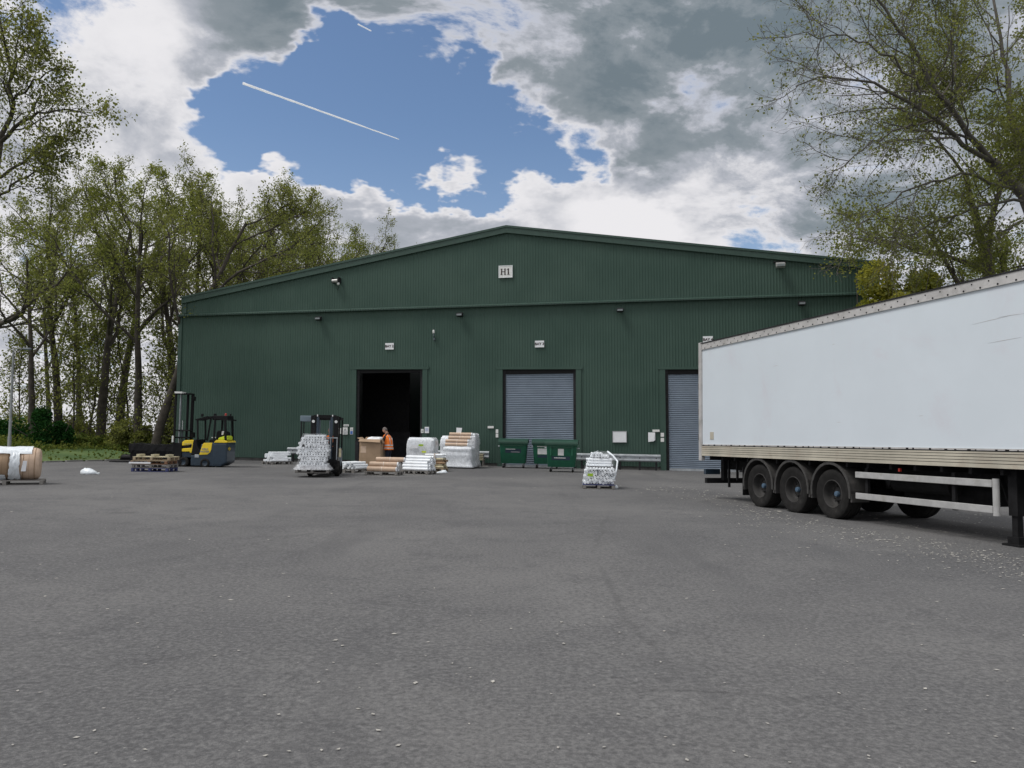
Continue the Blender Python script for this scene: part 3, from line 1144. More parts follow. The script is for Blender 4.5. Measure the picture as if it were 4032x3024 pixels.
# rear frame and doors
for y in (-1.225, 1.225):
    MB().b(-.04, .115, y - .05, y + .05, ZB - .42, ZT + .045).build('rear_post', M['trailer_rail'], tr)
    for z in (1.6, 2.3, 3.0, 3.7):
        MB().b(-.075, -.04, y - .045, y + .045, z, z + .16).build('hinge', M['dark_steel'], tr)
MB().b(-.03, .10, -1.175, 1.175, ZT - .12, ZT + .05).build('rear_header', M['trailer_rail'], tr)
MB().b(-.03, .10, -1.175, 1.175, ZB - .3, ZB - .06).build('rear_sill', M['dark_steel'], tr)
for y0, y1 in ((-1.17, -.01), (.01, 1.17)):
    MB().b(0, .06, y0, y1, ZB - .05, ZT - .13).build('rear_door', M['white_paint'], tr)
for y in (-.75, -.25, .25, .75):
    MB().cyl((-.03, y, ZB - .1), (-.03, y, ZT - .2), .016, n=8).build('lock_bar', M['galv'], tr)
# notice plate and scuffs on the side
MB().b(.52, .70, -1.249, -1.238, ZB + .16, ZB + .36).build('side_plate', M['rub_rail'], tr)
sc_ = MB()
for (x, z, l, a) in ((5.5, 3.62, .10, .05), (9.0, 3.55, .75, .06), (9.5, 3.60, .5, -.02), (9.3, 3.20, .6, .04), (5.6, 1.98, .15, 0), (3.4, 3.35, .25, .02), (7.8, 2.05, .12, .05)):
    sc_.prism([(x, z), (x + l * .5, z - .002 + l * a * .5), (x + l, z + l * a), (x + l * .5, z + .005 + l * a * .5)], -1.2425, -1.2395)
sc_.build('scuff_marks', M['trailer_rail'], tr)
# chassis
for y in (-.45, .45):
    mb = MB().b(.15, 12.6, y - .07, y + .07, .80, 1.17)
    mb.build('chassis_beam', M['chassis'], tr)
mb = MB()
for i in range(22):
    x = .4 + i * .6
    mb.b(x, x + .06, -1.19, 1.19, 1.06, 1.172)
mb.build('cross_members', M['chassis'], tr)
MB().b(.0, 12.8, -1.19, 1.19, 1.172, 1.20).build('floor_underside', M['chassis'], tr)
# bumper, lamps and mud flap at the rear
for y in (-.7, .7):
    MB().b(.25, .40, y - .06, y + .06, .50, 1.1).build('bumper_arm', M['chassis'], tr)
MB().b(.12, .24, -1.18, 1.18, .42, .56).build('rear_bumper', M['chassis'], tr)
for y in (-.95, .95):
    lp = MB().b(.05, .16, y - .22, y + .22, .66, .80).build('lamp_cluster', M['fork_navy'], tr)
    MB().b(.03, .048, y - .20, y - .02, .68, .78).build('lamp_lens', M['lamp_red'], lp)
MB().bar((.9, -.9, .35), (.9, -.9, 1.06), .05).bar((1.3, -.9, .55), (1.3, -.9, 1.06), .05).build('hanger_bracket', M['chassis'], tr)
for y in (-1.0, 1.0):
    MB().b(2.04, 2.065, y - .22, y + .22, .22, .92).build('mud_flap', M['black_steel'], tr)
# wheels with mudguards
WR = .525


def tyre_prof():
    return [(.30, -.165), (.40, -.185), (.475, -.19), (.51, -.17), (.525, -.12), (.525, -.085), (.512, -.08), (.512, -.065), (.525, -.06), (.525, .06), (.512, .065), (.512, .08),
            (.525, .085), (.525, .12), (.51, .17), (.475, .19), (.40, .185), (.30, .165)]


tyre_me = MB().lathe(tyre_prof(), (0, 0, 0), 'y', 40).mesh('tyre', M['tyre'])
rim_b = MB().lathe([(.302, -.165), (.285, -.172), (.27, -.15), (.262, -.05), (.235, .0), (.20, .03), (.14, .03), (.13, -.02), (.0, -.02)], (0, 0, 0), 'y', 32)
for i in range(10):
    a = 2 * math.pi * i / 10
    rim_b.cyl((.168 * math.cos(a), .03, .168 * math.sin(a)), (.168 * math.cos(a), -.025, .168 * math.sin(a)), .016, n=6)
rim_me = rim_b.mesh('rim', M['rim'])
hub_me = MB().lathe([(.06, .0), (.06, -.06), (.048, -.085), (.0, -.09)], (0, 0, 0), 'y', 16).mesh('hub_cap', M['hub_blue'])
for me_ in (tyre_me, rim_me, hub_me):
    me_.polygons.foreach_set('use_smooth', [True] * len(me_.polygons))
    me_.set_sharp_from_angle(angle=R(40))
guard_b = MB()
n = 14
for i in range(n):
    a0, a1 = R(-8) + R(196) * i / n, R(-8) + R(196) * (i + 1) / n
    for (r0, r1, y0, y1) in ((.60, .615, -.21, .21), (.575, .63, -.235, -.21)):
        c0, s0, c1, s1 = math.cos(a0), math.sin(a0), math.cos(a1), math.sin(a1)
        vs = []
        for (r, y) in ((r0, y0), (r1, y0), (r1, y1), (r0, y1)):
            vs.append((r * c0, y, r * s0 * 1.02))
        for (r, y) in ((r0, y0), (r1, y0), (r1, y1), (r0, y1)):
            vs.append((r * c1, y, r * s1 * 1.02))
        guard_b.add(vs, [(0, 1, 5, 4), (1, 2, 6, 5), (2, 3, 7, 6), (3, 0, 4, 7)])
for s in (-1, 1):
    guard_b.b(s * .62 - .02, s * .62 + .02, -.21, .21, -.16, 0.0)
guard_me = guard_b.mesh('mudguard', M['mudguard'])
for x in (2.74, 4.05, 5.37):
    for sgn in (-1, 1):
        wz = WR - .012 - TP * x
        wo = bpy.data.objects.new('wheel', None)
        col.objects.link(wo)
        wo.parent = tr
        wo.location = (x, sgn * 1.02, wz)
        wo.rotation_euler = (0, random.Random(int(x * 10)).uniform(0, 3), 0 if sgn < 0 else math.pi)
        for (nm, me_) in (('tyre', tyre_me), ('rim', rim_me), ('hub_cap', hub_me)):
            link(nm, me_, wo)
        gd = link('mudguard', guard_me, tr)
        gd.location = (x, sgn * 1.02, wz + .035)
        if sgn > 0:
            gd.rotation_euler = (0, 0, math.pi)
    MB().cyl((x, -.9, WR), (x, .9, WR), .07, n=10).build('axle', M['chassis'], tr)
    MB().b(x - .08, x + .08, -.52, -.38, .5, .85).b(x - .08, x + .08, .38, .52, .5, .85).build('suspension', M['chassis'], tr)
# air tanks / dark bulk between the side guards
MB().cyl((6.5, -.55, .78), (7.9, -.55, .78), .17, n=14).build('air_tank', M['chassis'], tr, smooth='auto')
MB().b(6.4, 8.6, -.3, .9, .48, 1.0).build('pallet_locker', M['chassis'], tr)
# side guards
for sgn in (-1, 1):
    y = sgn * 1.20
    sg = bpy.data.objects.new('side_guard', None)
    col.objects.link(sg)
    sg.parent = tr
    for z in (.50, .92):
        MB().b(6.10, 9.26, y - .018, y + .018, z - .06, z + .06).build('rail', M['alloy_bar'], sg, bevel=.008)
    mb = MB()
    n = 8
    for i in range(n):
        a0, a1 = math.pi * .5 * i / n, math.pi * .5 * (i + 1) / n
        for (r0, r1) in ((.058, .07),):
            cx, cy = 9.26, y - sgn * .07
            pts = []
            for a in (a0, a1):
                for r in (r0, r1):
                    pts.append((cx + r * math.sin(a), cy + sgn * r * math.cos(a)))
            (x0, y0), (x1, y1), (x2, y2), (x3, y3) = pts
            mb.add([(x0, y0, .40), (x1, y1, .40), (x3, y3, .40), (x2, y2, .40), (x0, y0, 1.0), (x1, y1, 1.0), (x3, y3, 1.0), (x2, y2, 1.0)],
                   [(0, 3, 2, 1), (4, 5, 6, 7), (0, 1, 5, 4), (1, 2, 6, 5), (2, 3, 7, 6), (3, 0, 4, 7)])
    mb.build('rounded_end', M['alloy_bar'], sg, smooth='auto')
    for x in (6.35, 8.45):
        MB().b(x - .035, x + .035, y - sgn * .07 - .03, y - sgn * .07 + .03, .42, 1.06).build('post', M['chassis'], sg)
    MB().b(7.26, 7.30, y - .02, y + .02, 1.03, 1.09).build('side_marker', M['lamp_red'], tr)
# landing legs
for sgn in (-1, 1):
    y = sgn * .98
    lg = MB().b(9.42, 9.58, y - .08, y + .08, .42, 1.17).b(9.45, 9.55, y - .055, y + .055, .05, .42)
    lo = lg.build('landing_leg', M['chassis'], tr)
    MB().b(9.34, 9.66, y - .15, y + .15, -.055, -.02).b(9.40, 9.60, y - .10, y + .10, -.02, .09).build('foot', M['chassis'], lo)
    MB().bar((9.40, y, .55), (8.85, y * .6, 1.08), .06).build('brace', M['chassis'], lo)
MB().bar((9.50, -.98, .60), (9.50, .98, .60), .05).build('leg_cross_shaft', M['chassis'], tr)
MB().b(11.9, 12.4, -.6, .6, .95, 1.17).build('king_pin_plate', M['chassis'], tr)

# ------------------------------------------------------------------ yard things
UNIT = {}


def slab(parent, name, m, c, s, rot=(0, 0, 0)):
    """one board: a shared unit block, scaled"""
    if m not in UNIT:
        UNIT[m] = MB().b(-.5, .5, -.5, .5, -.5, .5).mesh('board', M[m])
    o = link(name, UNIT[m], parent)
    o.location, o.scale, o.rotation_euler = c, s, rot
    return o


def pallet_parts(t, L=1.2, Wd=1.0, m='wood', z0=0.0, n=7, seed=0, m2=None):
    """deck boards run along x; L is along x, Wd along y"""
    rg = random.Random(seed)
    m2 = m2 or m
    for i in range(n):
        y = -Wd / 2 + .05 + (Wd - .1) * i / (n - 1)
        slab(t, 'deck_board', m, (rg.uniform(-.01, .01), y, z0 + .133), (L, .095, .021), (0, 0, rg.uniform(-.012, .012)))
    for x in (-L / 2 + .05, 0, L / 2 - .05):
        slab(t, 'stringer_board', m2, (x, 0, z0 + .111), (.095, Wd, .021))
        for y in (-Wd / 2 + .06, 0, Wd / 2 - .06):
            slab(t, 'block', m2, (x, y, z0 + .061), (.095, .12, .078))
    for y in (-Wd / 2 + .06, 0, Wd / 2 - .06):
        slab(t, 'base_board', m2, (0, y, z0 + .0105), (L, .095, .021))


def pallet(label, loc, rz, m, seed=0, L=1.2, Wd=1.0, m2=None, group='pallets stacked beside the yellow lift truck'):
    t = thing('pallet', label, 'pallet', loc, rz, group)
    pallet_parts(t, L, Wd, m, 0, 7, seed, m2)
    return t


def rolls(mb, spots, a0, a1, r, axis='y', n=10, rg=None, jit=.02):
    """parallel rolls; spots are (across, z); material 0 skin, 1 dark core"""
    rg = rg or random.Random(2)
    for (s, z) in spots:
        j0, j1 = rg.uniform(-jit, jit), rg.uniform(-jit, jit)
        rr = r * rg.uniform(.94, 1.02)
        if axis == 'y':
            pa, pb = (s, a0 + j0, z), (s, a1 + j1, z)
        else:
            pa, pb = (a0 + j0, s, z), (a1 + j1, s, z)
        mb.mat(0).cyl(pa, pb, rr, n=n)
        A, B = Vector(pa), Vector(pb)
        d = (B - A).normalized() * .004
        mb.mat(1).cyl(A - d, A + d, rr * .30, n=6)
        mb.mat(1).cyl(B - d, B + d, rr * .30, n=6)
    return mb.mat(0)


# --- fork truck facing the camera with a pallet of wrapped white rolls
fp = onto(1222, 1880)
fl_rz = R(8)
ft_ = thing('counterbalance_truck', 'grey fork truck facing the camera, its mast behind a load of white rolls', 'fork truck', Vector((fp.x + .22, fp.y + 1.0, gz(fp.x + .22))), fl_rz)
# local: mast at y=0 facing -y, body behind
for s, x in ((-1, -.42), (1, .42)):
    mb = MB().b(x - .09, x + .09, -.05, .12, .10, 2.28)
    mb.build('mast_channel', M['fork_black'], ft_, bevel=.008)
    MB().b(x - s * .16 - .045, x - s * .16 + .045, -.02, .09, .14, 2.22).build('inner_channel', M['fork_navy'], ft_)
    MB().cyl((x - s * .23, .06, .4), (x - s * .23, .06, 2.1), .028, n=8).build('lift_cylinder', M['fork_grey'], ft_, smooth='auto')
    MB().cyl((x + s * .0, -.07, 2.06), (x, -.05, 2.06), .055, n=12).build('lamp', M['sign_white'], ft_, smooth='auto')
    MB().lathe([(.0, -.03), (.055, -.02), (.055, .02), (.0, .03)], (x - s * .14, .04, 2.27), 'x', 12).build('chain_wheel', M['chrome'], ft_, smooth='auto')
for z in (.35, 1.15, 2.2):
    MB().b(-.42, .42, .02, .08, z, z + .11).build('mast_crossbar', M['fork_black'], ft_)
MB().b(-.5, .5, -.10, -.055, .16, .26).b(-.5, .5, -.10, -.055, .52, .62).build('fork_carriage', M['fork_black'], ft_)
bk = MB()
for x in (-.48, -.24, 0, .24, .48):
    bk.b(x - .015, x + .015, -.085, -.06, .62, 1.45)
bk.b(-.5, .5, -.09, -.06, 1.43, 1.47)
bk.build('load_backrest', M['galv'], ft_)
for x in (-.28, .28):
    mb = MB().b(x - .05, x + .05, -.14, -.10, .12, .65)
    mb.b(x - .05, x + .05, -1.15, -.10, .12, .155)
    mb.build('fork', M['black_steel'], ft_)
mb = MB().b(-.50, .50, .25, 2.0, .22, .72)
mb.build('body', M['fork_grey'], ft_, bevel=.04)
MB().b(-.52, .52, 1.55, 2.25, .25, 1.05).build('counterweight', M['fork_blue'], ft_, bevel=.08)
MB().b(-.40, .40, .30, .62, .72, 1.10).build('dash', M['fork_black'], ft_, bevel=.03)
MB().b(-.27, .27, 1.0, 1.55, .72, .90).build('seat_base', M['fork_black'], ft_, bevel=.04)
MB().b(-.25, .25, 1.42, 1.56, .90, 1.38).build('seat_back', M['fork_black'], ft_, bevel=.04)
MB().bar((0, .55, 1.05), (0, .78, 1.22), .05).lathe([(.15, -.012), (.17, 0), (.15, .012), (.13, 0), (.15, -.012)], (0, .80, 1.24), 'y', 16).build('steering_wheel', M['fork_black'], ft_)
og = MB()
for x in (-.52, .52):
    og.bar((x, .30, .72), (x, .42, 2.18), .055)
    og.bar((x, 1.75, .95), (x, 1.62, 2.18), .055)
og.build('guard_posts', M['fork_black'], ft_)
rf = MB().b(-.56, .56, .36, .44, 2.14, 2.26).b(-.56, .56, 1.58, 1.68, 2.14, 2.24).b(-.56, -.49, .44, 1.58, 2.14, 2.24).b(.49, .56, .44, 1.58, 2.14, 2.24)
for i in range(5):
    x = -.34 + i * .17
    rf.b(x - .02, x + .02, .44, 1.58, 2.16, 2.21)
rf.build('overhead_guard', M['fork_black'], ft_)
MB().b(-.98, -.50, .50, 1.35, 2.06, 2.28).build('side_canopy', M['fork_blue'], ft_, bevel=.02)
MB().bar((-.93, .55, .25), (-.93, .55, 2.06), .05).bar((-.93, 1.3, .25), (-.93, 1.3, 2.06), .04).bar((-.93, .55, .85), (-.93, 1.3, .85), .03).bar((-.93, .55, .27), (-.5, .55, .27), .04).bar((-.93, .55, 1.47), (-.5, .55, 1.47), .03).build('side_frame', M['dark_steel'], ft_)
for (x, y, r) in ((-.50, .20, .29), (.50, .20, .29), (-.45, 1.85, .24), (.45, 1.85, .24)):
    wo = bpy.data.objects.new('wheel', None)
    col.objects.link(wo)
    wo.parent = ft_
    wo.location = (x, y, r)
    MB().lathe([(.12, -.09), (r - .04, -.10), (r, -.07), (r, .07), (r - .04, .10), (.12, .09)], (0, 0, 0), 'x', 24).build('tyre', M['tyre'], wo, smooth='auto')
    MB().lathe([(.0, -.06), (.12, -.07), (.13, .0), (.12, .07), (.0, .06)], (0, 0, 0), 'x', 16).build('rim', M['fork_grey'], wo, smooth='auto')
MB().b(.56, .64, -.06, .10, .72, 1.05).build('side_marker_panel', M['wood_pale'], ft_)

# its load
lt = thing('wrapped_roll_pallet', 'tall film wrapped stack of white rolls on a pallet carried by the fork truck', 'pallet load', Vector((fp.x, fp.y + .42, gz(fp.x) + .16)), fl_rz)
pallet_parts(lt, 1.2, 1.0, 'wood_grey', 0, 7, 3)
rg = random.Random(8)
spots = []
row, z = 0, .20
while z < 1.38:
    t_ = (z - .19) / 1.22
    hw = .545 - .05 * math.sin(t_ * 9) - .03 * t_
    if t_ > .82:
        hw -= (t_ - .82) * 1.0
    n = int(hw * 2 / .100)
    for i in range(n):
        x = (i - (n - 1) / 2) * .100 + (row % 2) * .05 - .025 + .012 * math.sin(z * 5) + .02 * (t_ - .4)
        if rg.random() < .985:
            spots.append((x + rg.uniform(-.006, .006), z + rg.uniform(-.006, .006)))
    z += .088
    row += 1
o = rolls(MB(), spots, -.50, .45, .0505, n=14, rg=rg, jit=.03).build('rolls', [M['tube_white'], M['tube_core']], lt, smooth='auto')
o['kind'] = 'stuff'
sk = []
for i in range(13):
    t_ = i / 12
    z = .10 + 1.34 * t_
    hw = .60 - .16 * min(1, t_ * 3.2) + .05 * math.sin(t_ * 11 + 2.2) - (max(0, t_ - .82) * .9)
    sk.append((z, .03 * (t_ - .3), -.02, hw + .10, .56 - max(0, t_ - .85) * .8))
sm = MB().loft(sk, 36, 5, True, .012, 5)
sm.build('film_wrap', M['film_clear'], lt, smooth=True)
mb = MB().loft([(.12, 0, -.02, .70, .56), (.17, 0, -.02, .66, .54), (.24, 0, -.02, .58, .53), (.30, 0, -.02, .55, .53)], 28, 5, False, .02, 7)
mb.build('film_skirt', M['film'], lt, smooth=True)

# --- yellow and navy articulated lift truck, side on, mast to the left
yp = onto(830, 1840)
yx = yp.x - .45
yt = thing('articulated_truck', 'yellow and navy lift truck seen side on, tall black mast to its left', 'fork truck', Vector((yx - 1.40, yp.y, gz(yx))), R(2))
q_ = .003117


def Y(zx, zy):
    return ((zx - 1040) * q_, (1440 - zy) * q_)


def ypoly(pts, y0, y1, m, name, bevel=.02):
    return MB().prism([Y(*p) for p in pts], y0, y1).build(name, m, yt, bevel=bevel)


# rear body
bd = ypoly([(1330, 1415), (1330, 1265), (1455, 1255), (1470, 1100), (1635, 1075), (1838, 1070), (1838, 1370), (1760, 1420)], 0, 1.2, M['fork_navy'], 'body', .04)
cw = ypoly([(1640, 1085), (1845, 1078), (1850, 1365), (1770, 1410), (1640, 1410)], -.01, 1.21, M['fork_navy'], 'counterweight', .06)
ypoly([(1660, 1068), (1690, 1037), (1800, 1037), (1845, 1052), (1848, 1074), (1660, 1076)], -.02, 1.22, M['fork_yellow'], 'rear_cover', .03)
ypoly([(1453, 1256), (1492, 1110), (1512, 1082), (1634, 1078), (1622, 1180), (1605, 1222), (1570, 1250)], -.02, .10, M['fork_yellow'], 'side_panel', .015)
lettering('AISLE', .115, M['sign_blue'], yt, (Y(1535, 1175)[0], -.042, Y(1535, 1170)[1]))
lettering('MASTER', .115, M['sign_blue'], yt, (Y(1530, 1200)[0], -.042, Y(1530, 1208)[1]))
ypoly([(1390, 1295), (1390, 1250), (1448, 1250), (1448, 1295)], -.015, .1, M['galv'], 'step', .005)
# emblem on the rear face
o = MB().lathe([(.062, -.006), (.085, -.006), (.085, .006), (.062, .006), (.062, -.006)], (0, 0, 0), 'x', 20).build('emblem', M['fork_yellow'], yt)
o.location = (Y(1850, 0)[0] + .004, .30, .86)
o.scale = (1, 1.5, .9)
MB().b(Y(1850, 0)[0] + .002, Y(1850, 0)[0] + .007, .22, .38, .845, .875).build('emblem_bar', M['fork_yellow'], yt)
# driver's floor, dash and seat
ypoly([(1330, 1265), (1355, 1040), (1400, 1030), (1420, 1130), (1470, 1200), (1455, 1262)], .02, 1.15, M['fork_black'], 'dash', .03)
ypoly([(1640, 1075), (1660, 905), (1720, 895), (1800, 920), (1806, 1040), (1760, 1072)], .25, .85, M['fork_black'], 'seat', .05)
ypoly([(1560, 1075), (1560, 1030), (1670, 1020), (1670, 1075)], .25, .85, M['fork_black'], 'seat_cushion', .03)
ypoly([(1690, 1036), (1700, 1004), (1760, 985), (1800, 968), (1828, 985), (1832, 1036)], .15, .9, M['hivis_yellow'], 'folded_jacket', .03)
ypoly([(1735, 960), (1745, 905), (1772, 905), (1762, 962)], .2, .26, M['sign_white'], 'white_tag', .004)
MB().bar((Y(1575, 0)[0], .4, Y(0, 1003)[1]), (Y(1640, 1000)[0], .4, Y(0, 1000)[1]), .05).build('control_lever', M['sign_white'], yt)
# overhead guard
gp = MB()
for y in (.10, 1.08):
    gp.bar((Y(1410, 0)[0], y, Y(0, 1045)[1]), (Y(1395, 0)[0], y, Y(0, 745)[1]), .065)
    gp.bar((Y(1640, 0)[0], y, Y(0, 1075)[1]), (Y(1650, 0)[0], y, Y(0, 735)[1]), .07)
    gp.bar((Y(1812, 0)[0], y, Y(0, 1045)[1]), (Y(1795, 0)[0], y, Y(0, 740)[1]), .085)
gp.bar((Y(1490, 0)[0], .6, Y(0, 1050)[1]), (Y(1532, 0)[0], .6, Y(0, 720)[1]), .06)
gp.build('guard_posts', M['fork_black'], yt)
rf = MB()
for y in (.08, .35, .60, .85, 1.10):
    rf.bar((Y(1375, 0)[0], y, Y(0, 745)[1]), (Y(1530, 0)[0], y, Y(0, 700)[1]), .05)
    rf.bar((Y(1530, 0)[0], y, Y(0, 702)[1]), (Y(1600, 0)[0], y, Y(0, 700)[1]), .05)
    rf.bar((Y(1600, 0)[0], y, Y(0, 715)[1]), (Y(1850, 0)[0], y, Y(0, 742)[1]), .05)
for zx, zy in ((1376, 745), (1532, 701), (1600, 702), (1846, 742)):
    rf.bar((Y(zx, 0)[0], .04, Y(0, zy)[1]), (Y(zx, 0)[0], 1.14, Y(0, zy)[1]), .06)
rf.build('overhead_guard', M['fork_black'], yt)
ypoly([(1600, 745), (1600, 682), (1820, 678), (1825, 735)], .15, 1.0, M['fork_black'], 'roof_unit', .02)
ypoly([(1415, 700), (1415, 655), (1445, 655), (1445, 695)], .3, .4, M['fork_black'], 'work_lamp', .01)
ypoly([(1600, 690), (1600, 650), (1630, 650), (1630, 690)], .3, .42, M['fork_black'], 'work_lamp', .01)
MB().lathe([(.05, .0), (.05, .09), (.03, .12), (.0, .125)], (Y(1757, 0)[0], .5, Y(0, 680)[1]), 'z', 12).build('beacon', M['lamp_red'], yt, smooth='auto')
MB().lathe([(.04, .0), (.04, .10), (.0, .11)], (Y(1795, 0)[0], .8, Y(0, 680)[1]), 'z', 10).build('horn', M['fork_black'], yt, smooth='auto')
# front articulated frame
ypoly([(1180, 1215), (1180, 1170), (1315, 1158), (1320, 1110), (1180, 1128), (1180, 1075), (1215, 1048), (1355, 1040), (1345, 1225), (1300, 1232), (1290, 1212)], .15, 1.05, M['fork_yellow'], 'front_cover', .02)
ypoly([(1182, 1172), (1182, 1126), (1300, 1115), (1318, 1130), (1312, 1160)], .18, 1.02, M['fork_black'], 'cover_slot', .005)
lettering('AISLE MASTER', .055, M['sign_blue'], yt, (Y(1268, 0)[0], .125, Y(0, 1102)[1]))
ypoly([(1060, 1300), (1060, 1215), (1340, 1225), (1340, 1300)], .2, 1.0, M['fork_navy'], 'front_frame', .03)
ypoly([(1335, 1190), (1340, 1120), (1372, 1090), (1372, 1170)], .3, .4, M['sign_white'], 'hose_bracket', .01)
for (zx, zy, r, y) in ((1120, 1366, .235, .08), (1215, 1366, .235, .08), (1120, 1366, .235, 1.0), (1215, 1366, .235, 1.0), (1540, 1374, .21, -.03), (1540, 1374, .21, 1.05)):
    wo = bpy.data.objects.new('wheel', None)
    col.objects.link(wo)
    wo.parent = yt
    wo.location = (Y(zx, 0)[0], y + .07, r - .005)
    MB().lathe([(.12, -.09), (r - .05, -.10), (r, -.07), (r, .07), (r - .05, .10), (.12, .09)], (0, 0, 0), 'y', 26).build('tyre', M['tyre'], wo, smooth='auto')
    MB().lathe([(.0, -.05), (.09, -.06), (.12, -.08), (.125, .08), (.0, .06)], (0, 0, 0), 'y', 18).build('rim', M['fork_navy'], wo, smooth='auto')
# mast, turned three quarters
for (zx0, zx1, y, m) in ((1046, 1066, .20, 'fork_black'), (1094, 1108, .42, 'galv'), (1160, 1182, .70, 'fork_black'), (1205, 1240, .85, 'fork_black')):
    MB().b(Y(zx0, 0)[0], Y(zx1, 0)[0], y - .06, y + .06, .12, Y(0, 352)[1]).build('mast_channel', M[m], yt)
MB().cyl((Y(1130, 0)[0], .5, .3), (Y(1130, 0)[0], .5, Y(0, 900)[1]), .035, n=10).build('lift_cylinder', M['fork_grey'], yt, smooth='auto')
MB().cyl((Y(1130, 0)[0], .5, Y(0, 900)[1]), (Y(1130, 0)[0], .5, Y(0, 760)[1]), .022, n=8).build('lift_rod', M['chrome'], yt, smooth='auto')
for zy, m in ((905, 'dark_steel'), (365, 'fork_black'), (1010, 'fork_black')):
    MB().b(Y(1042, 0)[0], Y(1245, 0)[0], .3, .75, Y(0, zy + 10)[1], Y(0, zy - 10)[1]).build('mast_crossbar', M[m], yt)
MB().b(Y(1046, 0)[0], Y(1152, 0)[0], .08, .6, Y(0, 364)[1], Y(0, 338)[1]).build('mast_top_plate', M['sign_white'], yt)
MB().b(Y(1240, 0)[0], Y(1275, 0)[0], .6, .9, Y(0, 1010)[1], Y(0, 930)[1]).b(Y(1240, 0)[0], Y(1262, 0)[0], .6, .9, Y(0, 460)[1], Y(0, 400)[1]).build('mast_bracket', M['fork_black'], yt)
MB().b(Y(1042, 0)[0], Y(1062, 0)[0], .04, .14, Y(0, 1080)[1], Y(0, 985)[1]).build('side_lamp', M['sign_white'], yt)
MB().b(Y(1045, 0)[0], Y(1180, 0)[0], .15, .95, .18, 1.10).build('fork_carriage', M['fork_black'], yt, bevel=.02)
for y in (.30, .75):
    MB().b(Y(700, 0)[0], Y(1050, 0)[0], y - .05, y + .05, .28, .325).build('fork', M['black_steel'], yt)

# --- black sheeted bundle standing in front of the mast
bp = onto(590, 1822)
bt = thing('sheeted_bundle', 'long bundle under black plastic sheet beside the lift truck mast', 'bundle', Vector((bp.x + .02, bp.y + .6, gz(bp.x))), R(3))
L0 = 3030 / bp.y
mb = MB()
sec = []
for i in range(25):
    t_ = i / 24
    x = -1.15 + 2.3 * t_
    top = .93 + .015 * math.sin(t_ * 9) + .02 * math.sin(t_ * 23 + 1) + (.05 if .12 < t_ < .18 else 0)
    sec.append((x, top))
rg = random.Random(6)
for (x, top) in sec:
    for (y, z) in ((-.52, .46), (-.54, .60), (-.53, .80), (-.52, top - .02), (-.2, top), (.2, top + .01), (.48, top - .02), (.5, .5)):
        mb.v.append((x, y + rg.uniform(-.012, .012), z + rg.uniform(-.01, .01)))
for i in range(24):
    for k in range(7):
        a = i * 8 + k
        mb.f.append((a, a + 8, a + 9, a + 1))
        mb.mi.append(0)
mb.f.append(tuple(range(8)))
mb.f.append(tuple(24 * 8 + k for k in range(7, -1, -1)))
mb.mi += [0, 0]
mb.build('black_sheet', M['black_wrap'], bt)
MB().b(-1.1, 1.15, -.48, .45, .13, .52).build('boxed_goods', M['fork_black'], bt, bevel=.02)
for x in (-.95, 0, .95):
    MB().b(x - .07, x + .07, -.5, .48, 0, .13).build('bearer', M['black_steel'], bt)
b2 = thing('black_sheet_roll', 'flat black sheeting on the ground at the left end of black bundle', 'sheeting', Vector((bp.x - 1.42, bp.y + .4, gz(bp.x - 1.3))), R(2))
MB().loft([(0, 0, 0, .75, .45), (.05, .02, 0, .74, .44), (.12, .1, 0, .62, .40)], 20, 4, True, .02, 3).build('flat_sheet', M['black_wrap'], b2, smooth=True)
MB().loft([(.12, .22, .05, .48, .3), (.30, .25, .05, .47, .3), (.38, .28, .05, .42, .26)], 20, 4, True, .02, 4).build('rolled_sheet', M['black_wrap'], b2, smooth=True)

# --- stack of pallets
pp = onto(590, 1858)
pz = gz(pp.x)
for i, (m, m2, lab, dx, rz) in enumerate((('pallet_blue', 'pallet_blue', 'blue pallet at the bottom of the pallet stack', 0, 0),
                                          ('wood_grey', 'wood_grey', 'weathered grey pallet second from the bottom of the stack', .02, 1.5),
                                          ('wood', 'wood_brown', 'brown timber pallet third up in the pallet stack', -.03, -1),
                                          ('wood_pale', 'wood', 'pale new timber pallet on top of the stack', .05, 1))):
    pallet(lab, Vector((pp.x + dx - .05, pp.y + .52, pz + i * .148)), R(rz + 2), m, i, 1.42, 1.0, m2)
tw = thing('timber_bearers', 'three pale timber offcuts lying on the topmost pallet', 'timber', Vector((pp.x + .05, pp.y + .3, pz + 4 * .148)), R(2))
for x in (-.56, 0, .56):
    slab(tw, 'offcut', 'wood_pale', (x, 0, .045), (.12, .5, .09))
sp = thing('white_plank', 'white painted plank lying across the pallet stack', 'plank', Vector((pp.x - .35, pp.y - .06, pz + 2 * .148 + .03)), R(2))
MB().b(-.42, .40, -.06, .0, 0, .06).build('board', M['paper'], sp)

# --- heaps of rolls left of the doorway
def roll_heap(label, loc, rz, n_across, rows, r, L, axis='x', pal=True, m='tube_white', jit=.10, seed=1):
    t = thing('roll_pallet', label, 'rolls', loc, rz, 'loose rolls lying on pallets')
    z0 = .145
    pallet_parts(t, 1.2 if axis == 'x' else 1.0, 1.0, 'wood_grey', 0, 6, seed)
    rg = random.Random(seed)
    for k in range(rows):
        nn = n_across - k
        for i in range(nn):
            s = (i - (nn - 1) / 2) * r * 2.05 + rg.uniform(-.01, .01)
            z = z0 + r + k * r * 1.75
            j = rg.uniform(-jit, jit)
            a = rg.uniform(-.05, .05)
            mb = MB()
            rolls(mb, [(0, 0)], -L / 2, L / 2, r, 'x', 12, rg)
            o = mb.build('roll', [M[m], M['tube_core']], t, smooth='auto')
            o.location = (j, s, z)
            o.rotation_euler = (0, 0, a)
    return t


